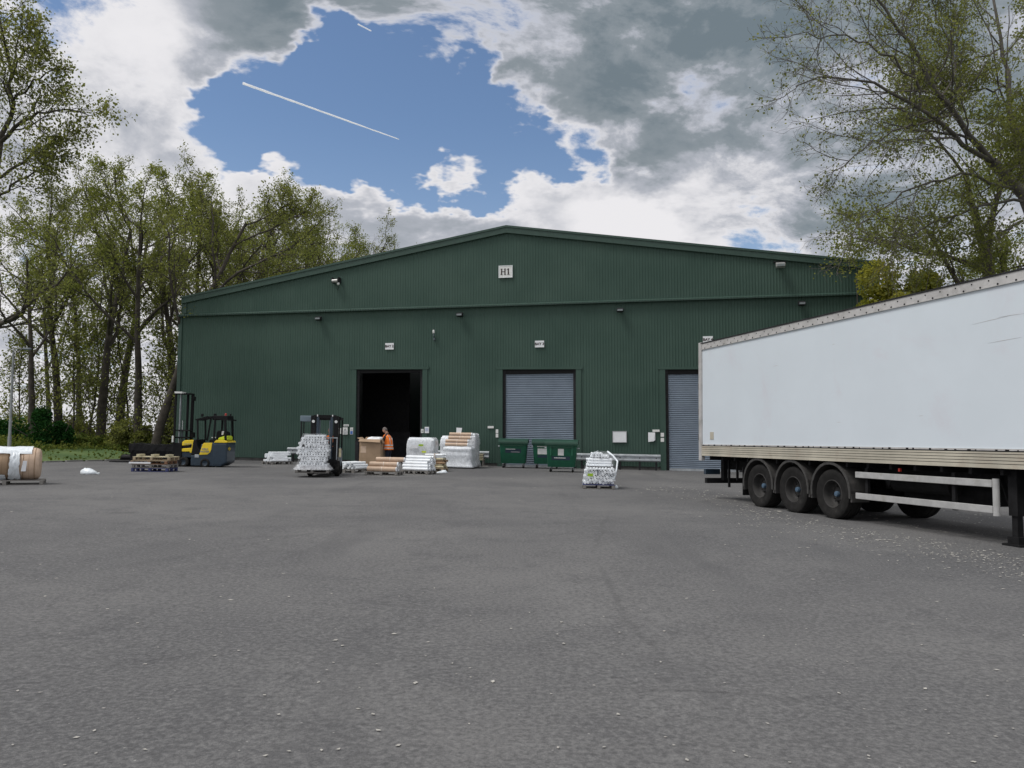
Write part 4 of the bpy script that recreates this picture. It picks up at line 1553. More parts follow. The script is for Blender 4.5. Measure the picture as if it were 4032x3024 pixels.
hp = onto(1080, 1829)
roll_heap('low pallet of scattered pale rolls against the wall beside the fork truck', hp + Vector((0, .5, 0)), R(48), 8, 5, .055, 1.0, jit=.18, seed=4)
hp = onto(1388, 1861)
roll_heap('small low pallet of white rolls left of the cardboard bin', hp + Vector((-.1, .45, 0)), R(66), 8, 3, .055, .95, jit=.14, seed=5)

# --- big carton bin
cp = onto(1456, 1856)
ct = thing('cardboard_bin', 'large open brown cardboard bin in front of the dark doorway', 'box', cp + Vector((0, .5, 0)), R(-4))
ct.scale = (.94, .95, 1.14)
pallet_parts(ct, 1.05, .95, 'wood_grey', 0, 6, 9)
mb = MB()
for (x0, x1, y0, y1) in ((-.50, .50, -.47, -.455), (-.50, .50, .455, .47), (-.50, -.485, -.455, .455), (.485, .50, -.455, .455)):
    mb.b(x0, x1, y0, y1, .146, 1.22)
mb.build('wall', M['carton'], ct)
MB().b(-.48, .48, -.45, .45, .15, .95).build('contents', M['paper'], ct)
for (vs, nm) in (([(-.50, -.47, 1.22), (.50, -.47, 1.22), (.48, -.60, 1.10), (-.52, -.58, 1.13)], 'flap'),
                 ([(-.50, -.455, 1.22), (-.50, .455, 1.22), (-.62, .42, 1.30), (-.63, -.43, 1.27)], 'flap'),
                 ([(.50, -.455, 1.22), (.50, .455, 1.22), (.56, .42, 1.05), (.56, -.40, 1.07)], 'flap'),
                 ([(-.50, .47, 1.22), (.50, .47, 1.22), (.48, .50, 1.32), (-.46, .50, 1.30)], 'flap')):
    MB().add(vs, [(0, 1, 2, 3)]).build(nm, M['carton'], ct).modifiers.new('s', 'SOLIDIFY').thickness = .008
MB().b(-.44, -.18, -.477, -.4705, .70, .95).build('label', M['kraft'], ct)
mb = MB().loft([(1.05, .1, -.1, .34, .30), (1.22, .12, -.1, .36, .30), (1.29, .16, -.1, .30, .25), (1.31, .18, -.1, .2, .2)], 20, 4, True, .02, 4)
mb.build('wrapped_goods', M['paper'], ct)

# --- kraft rolls and white rolls in front of the bin
def kraft_roll(label, loc, rz, L, r, m='kraft', tie=True, grp='kraft paper rolls stacked by the doorway', lift=0.0):
    t = thing('paper_roll', label, 'paper roll', loc, rz, grp)
    rolls(MB(), [(0, r)], -L / 2, L / 2, r, 'x', 20, random.Random(int(loc.x * 100))).build('roll', [M[m], M['tube_core']], t, smooth='auto')
    if tie:
        MB().lathe([(r + .004, -.012), (r + .007, 0), (r + .004, .012)], (.02, 0, r), 'x', 20).build('tie', M['twine'], t)
    e = MB()
    rg = random.Random(int(loc.x * 77))
    for k in range(3):
        e.lathe([(r * (.97 - .04 * k), 0), (r * (.99 - .02 * k), .02 + .02 * k), (r * .6, .035 + .012 * k), (r * .2, .03)], (L / 2 - .005, 0, r), 'x', 12)
    e.build('paper_end', M['paper'], t)
    return t


kp = onto(1500, 1872)
kb = Vector((kp.x, kp.y, 0))
kt = thing('roll_pallet', 'flat pallet under the kraft rolls in front of the cardboard bin', 'pallet', Vector((kb.x + .05, kb.y + .45, gz(kb.x))), R(-6), 'loose rolls lying on pallets')
pallet_parts(kt, 1.3, 1.0, 'wood_grey', 0, 6, 2)
KL = ['front kraft roll at the bottom of the pile before the cardboard bin', 'second kraft roll of the bottom row before the cardboard bin', 'rear kraft roll of the bottom row before the cardboard bin',
      'kraft roll on the upper row nearest the camera before cardboard bin', 'kraft roll on the upper row further back before the cardboard bin', 'topmost pale kraft roll of the pile before the cardboard bin']
for i, (dx, dy, z) in enumerate(((.0, .12, .146), (.03, .40, .146), (-.02, .68, .146), (.05, .25, .33), (.06, .53, .33), (.28, .40, .51))):
    kraft_roll(KL[i], Vector((kb.x + dx, kb.y + dy, gz(kb.x) + z)), R(-6 + (i % 3) * 1.2), 1.12, .098)
wp = onto(1645, 1868)
wt = roll_heap('low pallet of white rolls with dark gaps, right of the kraft rolls', wp + Vector((-.02, .5, 0)), R(-16), 7, 5, .068, 1.1, jit=.12, seed=12)

# --- wrapped pallets right of the doorway
def wrapped(label, loc, rz, hx, hy, h, seed, m='film_tight', base_m='wood_grey', labels=()):
    t = thing('wrapped_pallet', label, 'pallet load', loc, rz, 'film wrapped pallets by the doorway')
    pallet_parts(t, hx * 2 + .06, hy * 2 + .04, base_m, 0, 6, seed)
    rg = random.Random(seed)
    sp_ = []
    r = .055
    z = .15 + r
    row = 0
    while z < h - .06:
        n = int(hy * 2 / (2 * r))
        for i in range(n):
            sp_.append(((i - (n - 1) / 2) * 2 * r + (row % 2) * .03 - .015, z))
        z += r * 1.76
        row += 1
    o = rolls(MB(), sp_, -hx * .96, hx * .96, r, 'x', 10, rg, .03).build('rolls', [M['tube_white'], M['tube_core']], t, smooth='auto')
    o['kind'] = 'stuff'
    secs = []
    for i in range(14):
        f = i / 13
        z = .06 + (h - .06) * f
        pin = .014 * math.sin(f * 17 + seed) + rg.uniform(-.012, .012)
        fl = .10 * max(0, 1 - f * 5)
        end = .12 * max(0, f - .88) / .12
        secs.append((z, rg.uniform(-.01, .01), rg.uniform(-.01, .01), hx + .05 + pin + fl - end, hy + .05 + pin + fl - end))
    MB().loft(secs, 56, 8, True, .016, seed).build('film_wrap', M[m], t, smooth=True)
    for (x, z, w_, h_, mm) in labels:
        MB().b(x - w_ / 2, x + w_ / 2, -hy - .12, -hy - .112, z, z + h_).build('label', M[mm], t)
    return t


ap = onto(1655, 1852)
wrapped('wrapped white pallet with green and yellow labels at the right doorway edge', Vector((ap.x - .02, ap.y + .9, gz(ap.x))), R(-6), .62, .50, 1.50, 3,
        labels=((.05, 1.10, .22, .09, 'label_green'), (.20, .80, .20, .08, 'hivis_yellow'), (-.25, 1.0, .3, .16, 'paper')))
bp_ = onto(1800, 1845)
wrapped('broad wrapped white pallet beneath the four long kraft rolls', Vector((bp_.x + .05, bp_.y + .5, gz(bp_.x))), R(-9), .70, .52, 1.08, 5)
wrapped('tall wrapped white pallet behind the kraft rolls and paper sheet', Vector((bp_.x - .28, bp_.y + 1.7, gz(bp_.x))), R(-9), .62, .5, 1.60, 8)
wrapped('wrapped white pallet end with blue tint beside the guard rail end', Vector((bp_.x + .48, bp_.y + 1.45, gz(bp_.x))), R(-9), .42, .5, 1.74, 9, 'film')
KL = ['long kraft roll, lowest of the four on the wrapped pallet', 'long kraft roll, second up of the four on wrapped pallet', 'long kraft roll, third up of the four on wrapped pallet', 'long kraft roll, uppermost of the four under paper sheet']
for i, (dx, dy, z) in enumerate(((-.05, .15, 1.09), (-.04, .22, 1.26), (.10, .30, 1.43), (.13, .36, 1.60))):
    kraft_roll(KL[i], Vector((bp_.x + dx, bp_.y + dy, gz(bp_.x) + z)), R(-8), 1.10, .084, grp='long kraft rolls on the wrapped pallet')
sh = thing('paper_sheet', 'white paper sheet standing up on top of the kraft rolls', 'paper', Vector((bp_.x + .05, bp_.y + .38, gz(bp_.x) + 1.76)), R(-5))
MB().add([(-.13, 0, -.02), (.11, .02, -.02), (.15, .05, .24), (-.13, .03, .25)], [(0, 1, 2, 3)]).build('sheet', M['paper'], sh).modifiers.new('s', 'SOLIDIFY').thickness = .004
mp = onto(1708, 1857)
mt_ = thing('roll_pallet', 'stack of brown and white rolls tied between the two wrapped pallets', 'rolls', Vector((mp.x + .05, mp.y + .5, gz(mp.x))), R(-10), 'loose rolls lying on pallets')
pallet_parts(mt_, .9, .9, 'wood', 0, 6, 13)
rg = random.Random(3)
for k in range(7):
    for i in range(6):
        mb = MB()
        rolls(mb, [(0, 0)], -.40, .40, .05, 'x', 10, rg, .05)
        mm = 'kraft_dark' if k in (2, 3) else ('wood_pale' if k in (0, 1, 4) else 'tube_white')
        o = mb.build('roll', [M[mm], M['tube_core']], mt_, smooth='auto')
        o.location = (rg.uniform(-.04, .04), (i - 2.5) * .105 + (k % 2) * .03, .20 + k * .088)
MB().b(-.02, .02, -.36, .36, .145, .80).build('tie', M['twine'], mt_)
gp_ = onto(1888, 1838)
gt = thing('plank_stack', 'small stack of pale planks on trestle below the guard rail end', 'planks', Vector((gp_.x, gp_.y + .6, gz(gp_.x))), R(-9))
for i in range(4):
    slab(gt, 'plank', 'wood_pale', (-.1, 0, .36 + i * .085), (.62, .5, .045))
MB().bar((-.3, -.2, 0), (-.3, -.2, .36), .05).bar((.2, -.2, 0), (.2, -.2, .68), .05).bar((-.3, .2, 0), (-.3, .2, .36), .05).bar((.2, .2, 0), (.2, .2, .36), .05).bar((.2, -.2, .03), (.48, -.2, .03), .05).build('trestle', M['wood_grey'], gt)
lp = onto(1740, 1862)
lt2 = thing('plastic_scrap', 'crumpled white plastic scrap on the ground below wrapped pallets', 'litter', lp, 0)
MB().loft([(.0, 0, 0, .24, .12), (.03, .02, 0, .22, .10), (.09, .08, .0, .12, .06), (.12, .1, 0, .04, .03)], 16, 3, True, .02, 2).build('film_scrap', M['film_thick'], lt2, smooth=True)

# --- leaning wrapped pallet of rolls out in the yard
rp = onto(2361, 1926)
rt_ = thing('wrapped_roll_pallet', 'leaning film wrapped pallet of white rolls standing alone in the yard', 'pallet load', rp + Vector((0, .5, 0)), R(-3))
pallet_parts(rt_, 1.0, 1.1, 'pallet_blue', 0, 6, 4, 'wood_grey')
rg = random.Random(5)
spots = []
for k in range(6):
    for i in range(10 - (k > 4)):
        spots.append(((i - 4.5) * .096 + (k % 2) * .048 + .012 * k, .20 + k * .084 + rg.uniform(-.012, .012)))
mb = rolls(MB(), spots, -.46, .5, .047, n=14, rg=rg, jit=.05)
spots = [((j - 2) * .085 + .15, .74 + k * .085) for k in range(3) for j in range(8)]
rolls(mb, spots, -.32, .44, .042, 'x', rg=rg, jit=.05)
spots = [((i - 3) * .095 + .11 + rg.uniform(-.01, .01), 1.02 + k * .08) for k in range(2) for i in range(6 - 2 * k)]
rolls(mb, spots, -.05, .6, .045, rg=rg, jit=.07)
o = mb.build('rolls', [M['tube_white'], M['tube_core']], rt_, smooth='auto')
o['kind'] = 'stuff'
o = MB().loft([(.12, 0, 0, .51, .55), (.30, .0, .02, .49, .54), (.60, .06, .06, .48, .50), (.80, .10, .12, .50, .46), (.92, .11, .16, .44, .42), (1.08, .13, .24, .34, .34), (1.18, .14, .28, .24, .25)], 36, 5, True, .01, 6)
o.build('film_wrap', M['film_clear'], rt_, smooth=True)
mb = MB()
mb.tube([(-.52, -.52, .12), (-.44, -.48, .55), (-.34, -.34, .86), (-.20, -.05, 1.10), (.0, .05, 1.19)], .012, 6)
mb.tube([(.48, -.5, .30), (.56, -.40, .62), (.60, -.28, .88), (.46, -.05, 1.06), (.3, .05, 1.18)], .03, 6)
mb.build('film_fold', M['film_thick'], rt_, smooth=True)
MB().b(-.36, -.19, -.575, -.565, .40, .49).build('label', M['label_green'], rt_)
MB().b(-.06, -.02, -.58, -.56, .42, .62).build('strap_buckle', M['fork_grey'], rt_)
MB().loft([(.0, .55, -.3, .06, .05), (.08, .56, -.3, .06, .05), (.13, .55, -.3, .02, .02)], 12, 3, True, .01, 3).build('film_tail', M['film_thick'], rt_, smooth=True)

# --- wheeled waste bins
def bin_(label, loc, rz, kind):
    t = thing('wheeled_bin', label, 'bin', loc, rz, 'green waste bins by the shutter')
    t.scale = (1.12, 1.1, 1.08)
    secs = [(.22, 0, 0, .56, .40), (.24, 0, 0, .575, .415), (1.12, 0, 0, .635, .50), (1.13, 0, 0, .665, .53), (1.20, 0, 0, .665, .53)]
    MB().loft(secs, 32, 9, True).build('body', M['bin_green'], t, smooth='auto')
    lid = MB()
    n = 10
    for i in range(n):
        a0, a1 = math.pi * i / n, math.pi * (i + 1) / n
        vs = []
        for a in (a0, a1):
            y, z = -.55 * math.cos(a), 1.205 + .20 * math.sin(a) ** .8
            vs += [(-.68, y, z), (.68, y, z)]
        lid.add(vs, [(0, 2, 3, 1)])
    pts = [(-.55 * math.cos(math.pi * i / n), 1.205 + .20 * math.sin(math.pi * i / n) ** .8) for i in range(n + 1)]
    lid.add([(-.68, y, z) for y, z in pts], [tuple(range(n, -1, -1))])
    lid.add([(.68, y, z) for y, z in pts], [tuple(range(n + 1))])
    lo = lid.build('lid', M['bin_lid'], t, smooth='auto')
    MB().b(-.68, .68, -.575, -.535, 1.16, 1.225).build('lid_rim', M['bin_lid'], lo)
    for x in (-.672, .672):
        MB().cyl((x - .06, 0, 1.02), (x + .06, 0, 1.02), .03, n=10).build('trunnion', M['galv'], t, smooth='auto')
    MB().bar((-.45, -.56, 1.08), (.45, -.56, 1.08), .03).build('handle', M['bin_lid'], t)
    for (x, y) in ((-.46, -.32), (.46, -.32), (-.46, .32), (.46, .32)):
        c = bpy.data.objects.new('castor', None)
        col.objects.link(c)
        c.parent = t
        MB().lathe([(.02, -.025), (.09, -.03), (.10, -.015), (.10, .015), (.09, .03), (.02, .025)], (x, y, .10), 'x', 16).build('castor_wheel', M['tyre'], c, smooth='auto')
        MB().b(x - .04, x + .04, y - .035, y + .035, .19, .235).b(x - .045, x - .032, y - .03, y + .03, .08, .20).b(x + .032, x + .045, y - .03, y + .03, .08, .20).build('fork', M['galv'], c)

    def decal(name, m, x0, x1, z0, z1):
        def yf(z):
            return -(.415 + (z - .24) * (.085 / .88)) - .004
        MB().add([(x0, yf(z0), z0), (x1, yf(z0), z0), (x1, yf(z1), z1), (x0, yf(z1), z1)], [(0, 1, 2, 3)]).build(name, M[m], t)
    if kind == 0:
        decal('sticker', 'sticker_dark', -.36, .36, .72, .92)
        MB().b(-.34, .10, -.488, -.478, .885, .915).build('print', M['sign_white'], t)
        MB().b(-.10, .30, -.480, -.470, .755, .780).build('print', M['sign_grey'], t)
    elif kind == 1:
        decal('sticker', 'sign_white', -.40, .30, .68, .95)
        decal('sticker_strip', 'sign_white', -.42, .30, 1.02, 1.07)
        decal('sticker', 'sticker_dark', -.4, .3, .52, .64)
    else:
        decal('notice', 'sign_white', -.14, .10, .72, 1.0)
        decal('sticker', 'sticker_dark', -.40, .36, .52, .68)
        for x in (-.44, .44):
            MB().b(x - .03, x + .03, -.535, -.47, .72, 1.12).build('rib', M['bin_green'], t)
        MB().b(-.30, .18, -.462, -.452, .600, .625).build('print', M['sign_white'], t)
    return t


b1 = onto(2022, 1843)
bin_('green bin standing alone at left before the grey shutter', b1 + Vector((0, .35, 0)), R(-4), 0)
b1 = onto(2150, 1846)
bin_('green bin with large white stickers, half hidden behind the front bin', b1 + Vector((.06, .5, 0)), R(-6), 1)
b1 = onto(2213, 1860)
bin_('foremost green bin with white notice on its front', b1 + Vector((.02, .5, 0)), R(-7), 2)

# --- cones, bollard
for (px, py, lab, s) in ((2489, 1842, 'small worn traffic cone under guard rail, left of two', 1.0), (2521, 1845, 'small worn traffic cone under guard rail, right of two', 1.0)):
    c = onto(px, py)
    t = thing('traffic_cone', lab, 'cone', c + Vector((0, .3, 0)), .1, 'traffic cones by the guard rail')
    MB().b(-.15, .15, -.15, .15, 0, .03).build('cone_base', M['cone_orange'], t)
    MB().lathe([(.12, .03), (.085, .17)], (0, 0, 0), 'z', 18).build('lower_cone', M['cone_orange'], t, smooth=True)
    MB().lathe([(.085, .17), (.05, .31)], (0, 0, 0), 'z', 18).build('sleeve', M['cone_white'], t, smooth=True)
    MB().lathe([(.05, .31), (.028, .40), (.0, .405)], (0, 0, 0), 'z', 18).build('cone_tip', M['cone_orange'] if px > 2500 else M['cone_white'], t, smooth=True)
c = onto(2540, 1846)
t = thing('pallet_truck_handle', 'pale bent metal tube standing beside the right cone', 'tube', c + Vector((0, .4, 0)), 0)
MB().tube([(-.06, 0, .40), (.03, 0, .41), (.06, 0, .36), (.06, 0, .06), (.14, 0, .03)], .025, 8).build('bent_tube', M['galv'], t, smooth=True)

# --- reels and bag on the left
bl = onto(95, 1912)
rz = R(27)
lt3 = thing('wrapped_reels', 'brown paper reels under white film on a pallet at left edge', 'reels', Vector((bl.x - .80, bl.y + .45, gz(bl.x))), rz)
pallet_parts(lt3, 1.9, 1.0, 'wood_grey', 0, 6, 21)
for i, (x0, x1) in enumerate(((-1.0, -.44), (-.36, .18), (.28, .84))):
    r = (.44, .45, .46)[i]
    prof = [(.0, x0), (r - .05, x0 + .005), (r - .025, x0 + .04), (r, x0 + .12), (r + .012, (x0 + x1) / 2), (r, x1 - .14), (r - .03, x1 - .05), (r - .09, x1 - .012), (.0, x1)]
    rl = MB().lathe(prof, (0, 0, .60), 'x', 36).build('reel', M['kraft'] if i != 1 else M['carton'], lt3, smooth=True)
    for k in range(3):
        xx = x0 + (x1 - x0) * (k + 1) / 4
        MB().lathe([(r + .003, xx - .008), (r + .016, xx), (r + .003, xx + .008)], (0, 0, .60), 'x', 36).build('wrap_seam', M['kraft_dark'], rl, smooth=True)


def drape(x0, x1, a0, a1, r, seed, m, name, taper=0.0):
    mb = MB()
    rg = random.Random(seed)
    nx, na = 10, 16
    for i in range(nx + 1):
        for k in range(na + 1):
            x = x0 + (x1 - x0) * i / nx
            a = a0 + (a1 - a0) * k / na
            rr = r + rg.uniform(0, .035)
            z = .60 + rr * math.sin(a)
            x += (taper * (a - a0) / (a1 - a0)) * (i / nx - .5) + rg.uniform(-.012, .012)
            mb.v.append((x, -rr * math.cos(a), z))
    for i in range(nx):
        for k in range(na):
            p = i * (na + 1) + k
            mb.f.append((p, p + na + 1, p + na + 2, p + 1))
            mb.mi.append(0)
    return mb.build(name, M[m], lt3, smooth=True)


drape(-1.05, .62, R(38), R(150), .475, 3, 'film_thick', 'film_cover')
drape(.06, .36, R(-62), R(50), .475, 4, 'film_thick', 'film_strip', -.1)
drape(-1.05, .0, R(-60), R(-38), .475, 5, 'film_thick', 'film_hem')
drape(-.56, -.30, R(-60), R(50), .47, 6, 'film_thick', 'film_strip', -.08)
MB().add([(.38, -.482, .40), (.50, -.482, .40), (.52, -.468, .70), (.42, -.468, .70)], [(0, 1, 2, 3)]).build('label', M['paper'], lt3)
wb = onto(338, 1868)
t = thing('plastic_bag', 'small white plastic bag lying on the asphalt near the reels', 'bag', wb + Vector((0, .2, 0)), 0)
MB().loft([(.0, 0, 0, .24, .15), (.03, 0, 0, .30, .18), (.10, -.03, 0, .27, .17), (.17, -.06, 0, .18, .12), (.22, -.07, 0, .08, .06)], 22, 2.6, True, .022, 9).build('film', M['film_thick'], t, smooth=True)
MB().loft([(.0, .32, 0, .05, .03), (.04, .34, 0, .06, .04), (.06, .36, 0, .02, .02)], 10, 2.6, True, .01, 2).build('knot', M['film_thick'], t, smooth=True)
# lamp post
lp_ = PG(38, 1840)
D_ = 37.0
lx = (P(36, 1770, D_)).x
t = thing('lamp_post', 'slim grey metal lamp post standing at the edge of wood', 'lamp post', Vector((lx, D_, gz(lx))), 0, tilt=False)
MB().tube([(0, 0, 0), (0, 0, 1.2), (0, 0, 1.25), (0, 0, 5.3)], [.085, .085, .065, .05], 14).build('pole', M['lamp_grey'], t, smooth='auto')
MB().tube([(0, 0, 5.28), (0, 0, 5.38), (.15, 0, 5.44), (.5, 0, 5.45)], .022, 8).build('arm', M['lamp_grey'], t, smooth=True)
MB().loft([(5.40, .66, 0, .20, .08), (5.44, .66, 0, .22, .09), (5.49, .64, 0, .18, .06)], 18, 3).build('lamp_head', M['fork_grey'], t, smooth=True)
MB().loft([(5.385, .68, 0, .14, .06), (5.401, .68, 0, .15, .065)], 16, 3).build('lamp_lens', M['glass_grey'], t)

# ------------------------------------------------------------------ people
def hand(base, d, up, side, s=1.0):
    """fingers as short chains rooted in the palm: base, direction, palm normal, thumb side"""
    d, up, side = Vector(d).normalized(), Vector(up).normalized(), Vector(side).normalized()
    b = Vector(base)
    ch = []
    palm = b + d * .045 * s
    k2 = b + d * .09 * s
    ch.append([(b, .026 * s), (palm, .036 * s), (k2, .036 * s)])
    for i, (o_, L) in enumerate(((-.030, .065), (-.010, .078), (.011, .074), (.031, .058))):
        p0 = k2 + side * (-o_) * s
        p1 = p0 + d * L * .55 * s - up * .010 * s
        p2 = p1 + d * L * .40 * s - up * .030 * s
        ch.append([(k2, .036 * s), (p0 + d * .012 * s, .011 * s), (p1, .0095 * s), (p2, .008 * s)])
    t0 = palm + side * .035 * s
    ch.append([(palm, .036 * s), (t0, .014 * s), (t0 + (d * .7 + side * .5) * .035 * s - up * .01, .011 * s), (t0 + (d * .95 + side * .3) * .062 * s - up * .018, .009 * s)])
    return ch


def colour_by(me, fn, mats):
    me.materials.clear()
    for m in mats:
        me.materials.append(m)
    for p in me.polygons:
        p.material_index = fn(p.center)
        p.use_smooth = True


def head_mesh(fwd_x=-1):
    """an egg of a head facing -x, neck stub below, with nose, brow, chin, ears"""
    mb = MB()
    n, m = 22, 16
    for j in range(m + 1):
        ph = math.pi * j / m
        for i in range(n):
            th = 2 * math.pi * i / n
            x, y, z = math.sin(ph) * math.cos(th), math.sin(ph) * math.sin(th), math.cos(ph)
            X, Yy, Z = x * .100, y * .077, z * .122
            f = max(0, -x)
            if z < 0:
                X *= 1 - .10 * abs(z)
                Yy *= 1 - .22 * abs(z)
            if f > .8 and abs(y) < .32 and -.30 < z < .14:
                X -= .024 * (1 - abs(y) / .32) * (1 - (z + .30) / .50)      # nose
            if f > .7 and .12 < z < .30:
                X -= .006                                                   # brow
            if f > .75 and .02 < z < .14 and .25 < abs(y) < .5:
                X += .010                                                   # eye sockets
            if f > .75 and -.52 < z < -.40 and abs(y) < .35:
                X += .006                                                   # mouth
            if f > .6 and z < -.72:
                X -= .012                                                   # chin
            mb.v.append((X, Yy, Z))
    for j in range(m):
        for i in range(n):
            mb.f.append((j * n + i, (j + 1) * n + i, (j + 1) * n + (i + 1) % n, j * n + (i + 1) % n))
            mb.mi.append(0)
    for s in (-1, 1):
        mb.lathe([(.0, -.012), (.02, -.010), (.030, .0), (.02, .008), (.0, .008)], (.012, s * .078, -.012), 'y', 10)
    mb.tube([(.02, 0, -.06), (.035, 0, -.12), (.045, 0, -.20)], [.055, .056, .07], 14)
    return mb


def eyes_and_hair(head, beard=False):
    e = MB()
    for s in (-1, 1):
        e.lathe([(.0, -.004), (.010, .0), (.0, .004)], (-.088, s * .030, .010), 'x', 8)
    e.build('eyes', M['cloth_black'], head)
    mb = MB()
    n, m = 20, 9
    for j in range(m + 1):
        ph = math.pi * .62 * j / m
        for i in range(n):
            th = 2 * math.pi * i / n
            x, y, z = math.sin(ph) * math.cos(th), math.sin(ph) * math.sin(th), math.cos(ph)
            lim = .30 if x < -.25 else -.6
            zz = max(z, lim)
            k = math.sqrt(max(0, 1 - zz * zz)) / max(1e-6, math.sqrt(1 - z * z)) if zz != z else 1
            mb.v.append((x * k * .108 + .006, y * k * .085, zz * .131))
    for j in range(m):
        for i in range(n):
            mb.f.append((j * n + i, (j + 1) * n + i, (j + 1) * n + (i + 1) % n, j * n + (i + 1) % n))
            mb.mi.append(0)
    mb.build('hair', M['hair_grey'], head, smooth=True)


pw = P(1526, 1760, 34.35)
pg = thing('person', 'person in orange hi-vis vest and dark trousers leaning over the cardboard bin', 'person', Vector((pw.x, pw.y, gz(pw.x))), R(-17))
pg.scale = (1.05, 1.08, 1.04)
# facing -x; hands on the edge of the bin
ch = [[((0.02, 0, .96), (.125, .165)), ((.02, 0, 1.10), (.115, .15)), ((-.01, 0, 1.28), (.125, .175)), ((-.05, 0, 1.46), (.105, .17)), ((-.09, 0, 1.57), (.060, .065)), ((-.12, 0, 1.64), (.052, .055))]]
for s in (-1, 1):
    ch.append([((.02, 0, .96), (.125, .165)), ((.03, s * .10, .90), .098), ((.00, s * .11, .50), .068), ((.06, s * .115, .12), .046), ((.05, s * .115, .05), .045)])
    ch.append([((.05, s * .115, .05), .045), ((-.08, s * .12, .04), .040), ((-.16, s * .125, .035), .03)])
    ch.append([((-.05, 0, 1.46), (.105, .17)), ((-.05, s * .17, 1.47), .068), ((-.06, s * .24, 1.40), .062), ((-.13, s * .27, 1.16), .050), ((-.34, s * .20, 1.16), .041), ((-.41, s * .17, 1.18), .030)])
body_me = skin_mesh(ch, 2)


def pcol(c):
    if c.z < .10:
        return 3
    if c.z < .97:
        return 1
    if c.z > 1.585:
        return 2
    return 0


colour_by(body_me, pcol, [M['cloth_black'], M['cloth_navy'], M['skin'], M['boot']])
link('body', body_me, pg)
for s in (-1, 1):
    hm = skin_mesh(hand((-.40, s * .172, 1.18), (-1, -s * .15, -.12), (0, 0, 1), (0, -s, 0)), 1)
    colour_by(hm, lambda c: 0, [M['skin']])
    link('hand', hm, pg)
hd = head_mesh().build('head', M['skin'], pg, smooth=True)
hd.location = (-.165, 0, 1.735)
hd.rotation_euler = (0, R(-24), 0)
eyes_and_hair(hd)
vz = MB()
secs = [(.90, .03, 0, .175, .225), (1.0, .025, 0, .170, .215), (1.12, .015, 0, .160, .20), (1.28, -.01, 0, .165, .215), (1.40, -.04, 0, .155, .22), (1.49, -.06, 0, .125, .19), (1.545, -.075, 0, .085, .11)]
MB().loft(secs, 26, 2.6, False, .006, 4).build('hivis_vest', M['hivis_orange'], pg, smooth=True)
bands = MB()
bands.loft([(1.07, .02, 0, .176, .216), (1.12, .015, 0, .174, .212)], 26, 2.6, False)
bands.loft([(.95, .027, 0, .182, .230), (.995, .025, 0, .180, .226)], 26, 2.6, False)
for s in (-1, 1):
    bands.bar((-.16, s * .11, 1.12), (-.155, s * .10, 1.40), .045, .012, up=(1, 0, 0))
    bands.bar((-.155, s * .10, 1.40), (-.09, s * .10, 1.535), .045, .012, up=(1, 0, 0))
    bands.bar((.165, s * .11, 1.12), (.125, s * .10, 1.40), .045, .012, up=(1, 0, 0))
    bands.bar((.125, s * .10, 1.40), (.0, s * .10, 1.535), .045, .012, up=(1, 0, 0))
bands.build('reflective_band', M['reflective'], pg, smooth=True)

# the driver behind the mast
dv = thing('person', 'driver in orange hi-vis seated behind the mast of the fork truck', 'person', (0, 0, 0), 0)
place(dv, ft_.matrix_world @ Vector((.10, 1.25, .42)), fl_rz + R(90))
ch = [[((0, 0, .52), (.13, .16)), ((.02, 0, .72), (.115, .15)), ((.0, 0, .95), (.115, .17)), ((-.03, 0, 1.06), (.09, .15)), ((-.05, 0, 1.14), (.055, .06)), ((-.06, 0, 1.20), (.05, .055))]]
for s in (-1, 1):
    ch.append([((0, 0, .52), (.13, .16)), ((-.08, s * .10, .56), .095), ((-.46, s * .13, .60), .07), ((-.52, s * .13, .40), .055), ((-.58, s * .13, .30), .045)])
    ch.append([((-.03, 0, 1.06), (.09, .15)), ((-.02, s * .17, 1.05), .065), ((-.04, s * .24, .96), .058), ((-.14, s * .26, .78), .048), ((-.36, s * .16, .82), .038), ((-.42, s * .13, .84), .028)])
me_ = skin_mesh(ch, 2)
colour_by(me_, lambda c: 1 if c.z < .60 else (2 if c.z > 1.15 else 0), [M['cloth_black'], M['cloth_navy'], M['skin']])
link('body', me_, dv)
for s in (-1, 1):
    hm = skin_mesh(hand((-.41, s * .135, .84), (-1, -s * .3, -.2), (0, 0, 1), (0, -s, 0)), 1)
    colour_by(hm, lambda c: 0, [M['skin']])
    link('hand', hm, dv)
hd = head_mesh().build('head', M['skin'], dv, smooth=True)
hd.location = (-.08, 0, 1.31)
eyes_and_hair(hd)
MB().loft([(.55, 0, 0, .16, .20), (.75, .015, 0, .15, .19), (.95, .0, 0, .15, .21), (1.04, -.02, 0, .125, .19), (1.12, -.04, 0, .08, .10)], 24, 2.6, False, .005, 4).build('hivis_vest', M['hivis_orange'], dv, smooth=True)

# ------------------------------------------------------------------ trees
def np_mesh(name, verts, quads, m, smooth=False, tris=None):
    me = bpy.data.meshes.new(name)
    verts = np.asarray(verts, dtype=np.float32)
    quads = np.asarray(quads, dtype=np.int32).reshape(-1, 4)
    me.vertices.add(len(verts))
    me.vertices.foreach_set('co', verts.ravel())
    nq = len(quads)
    me.loops.add(nq * 4)
    me.loops.foreach_set('vertex_index', quads.ravel())
    me.polygons.add(nq)
    me.polygons.foreach_set('loop_start', np.arange(nq, dtype=np.int32) * 4)
    if smooth:
        me.polygons.foreach_set('use_smooth', np.ones(nq, dtype=bool))
    me.materials.append(m)
    me.update(calc_edges=True)
    return me


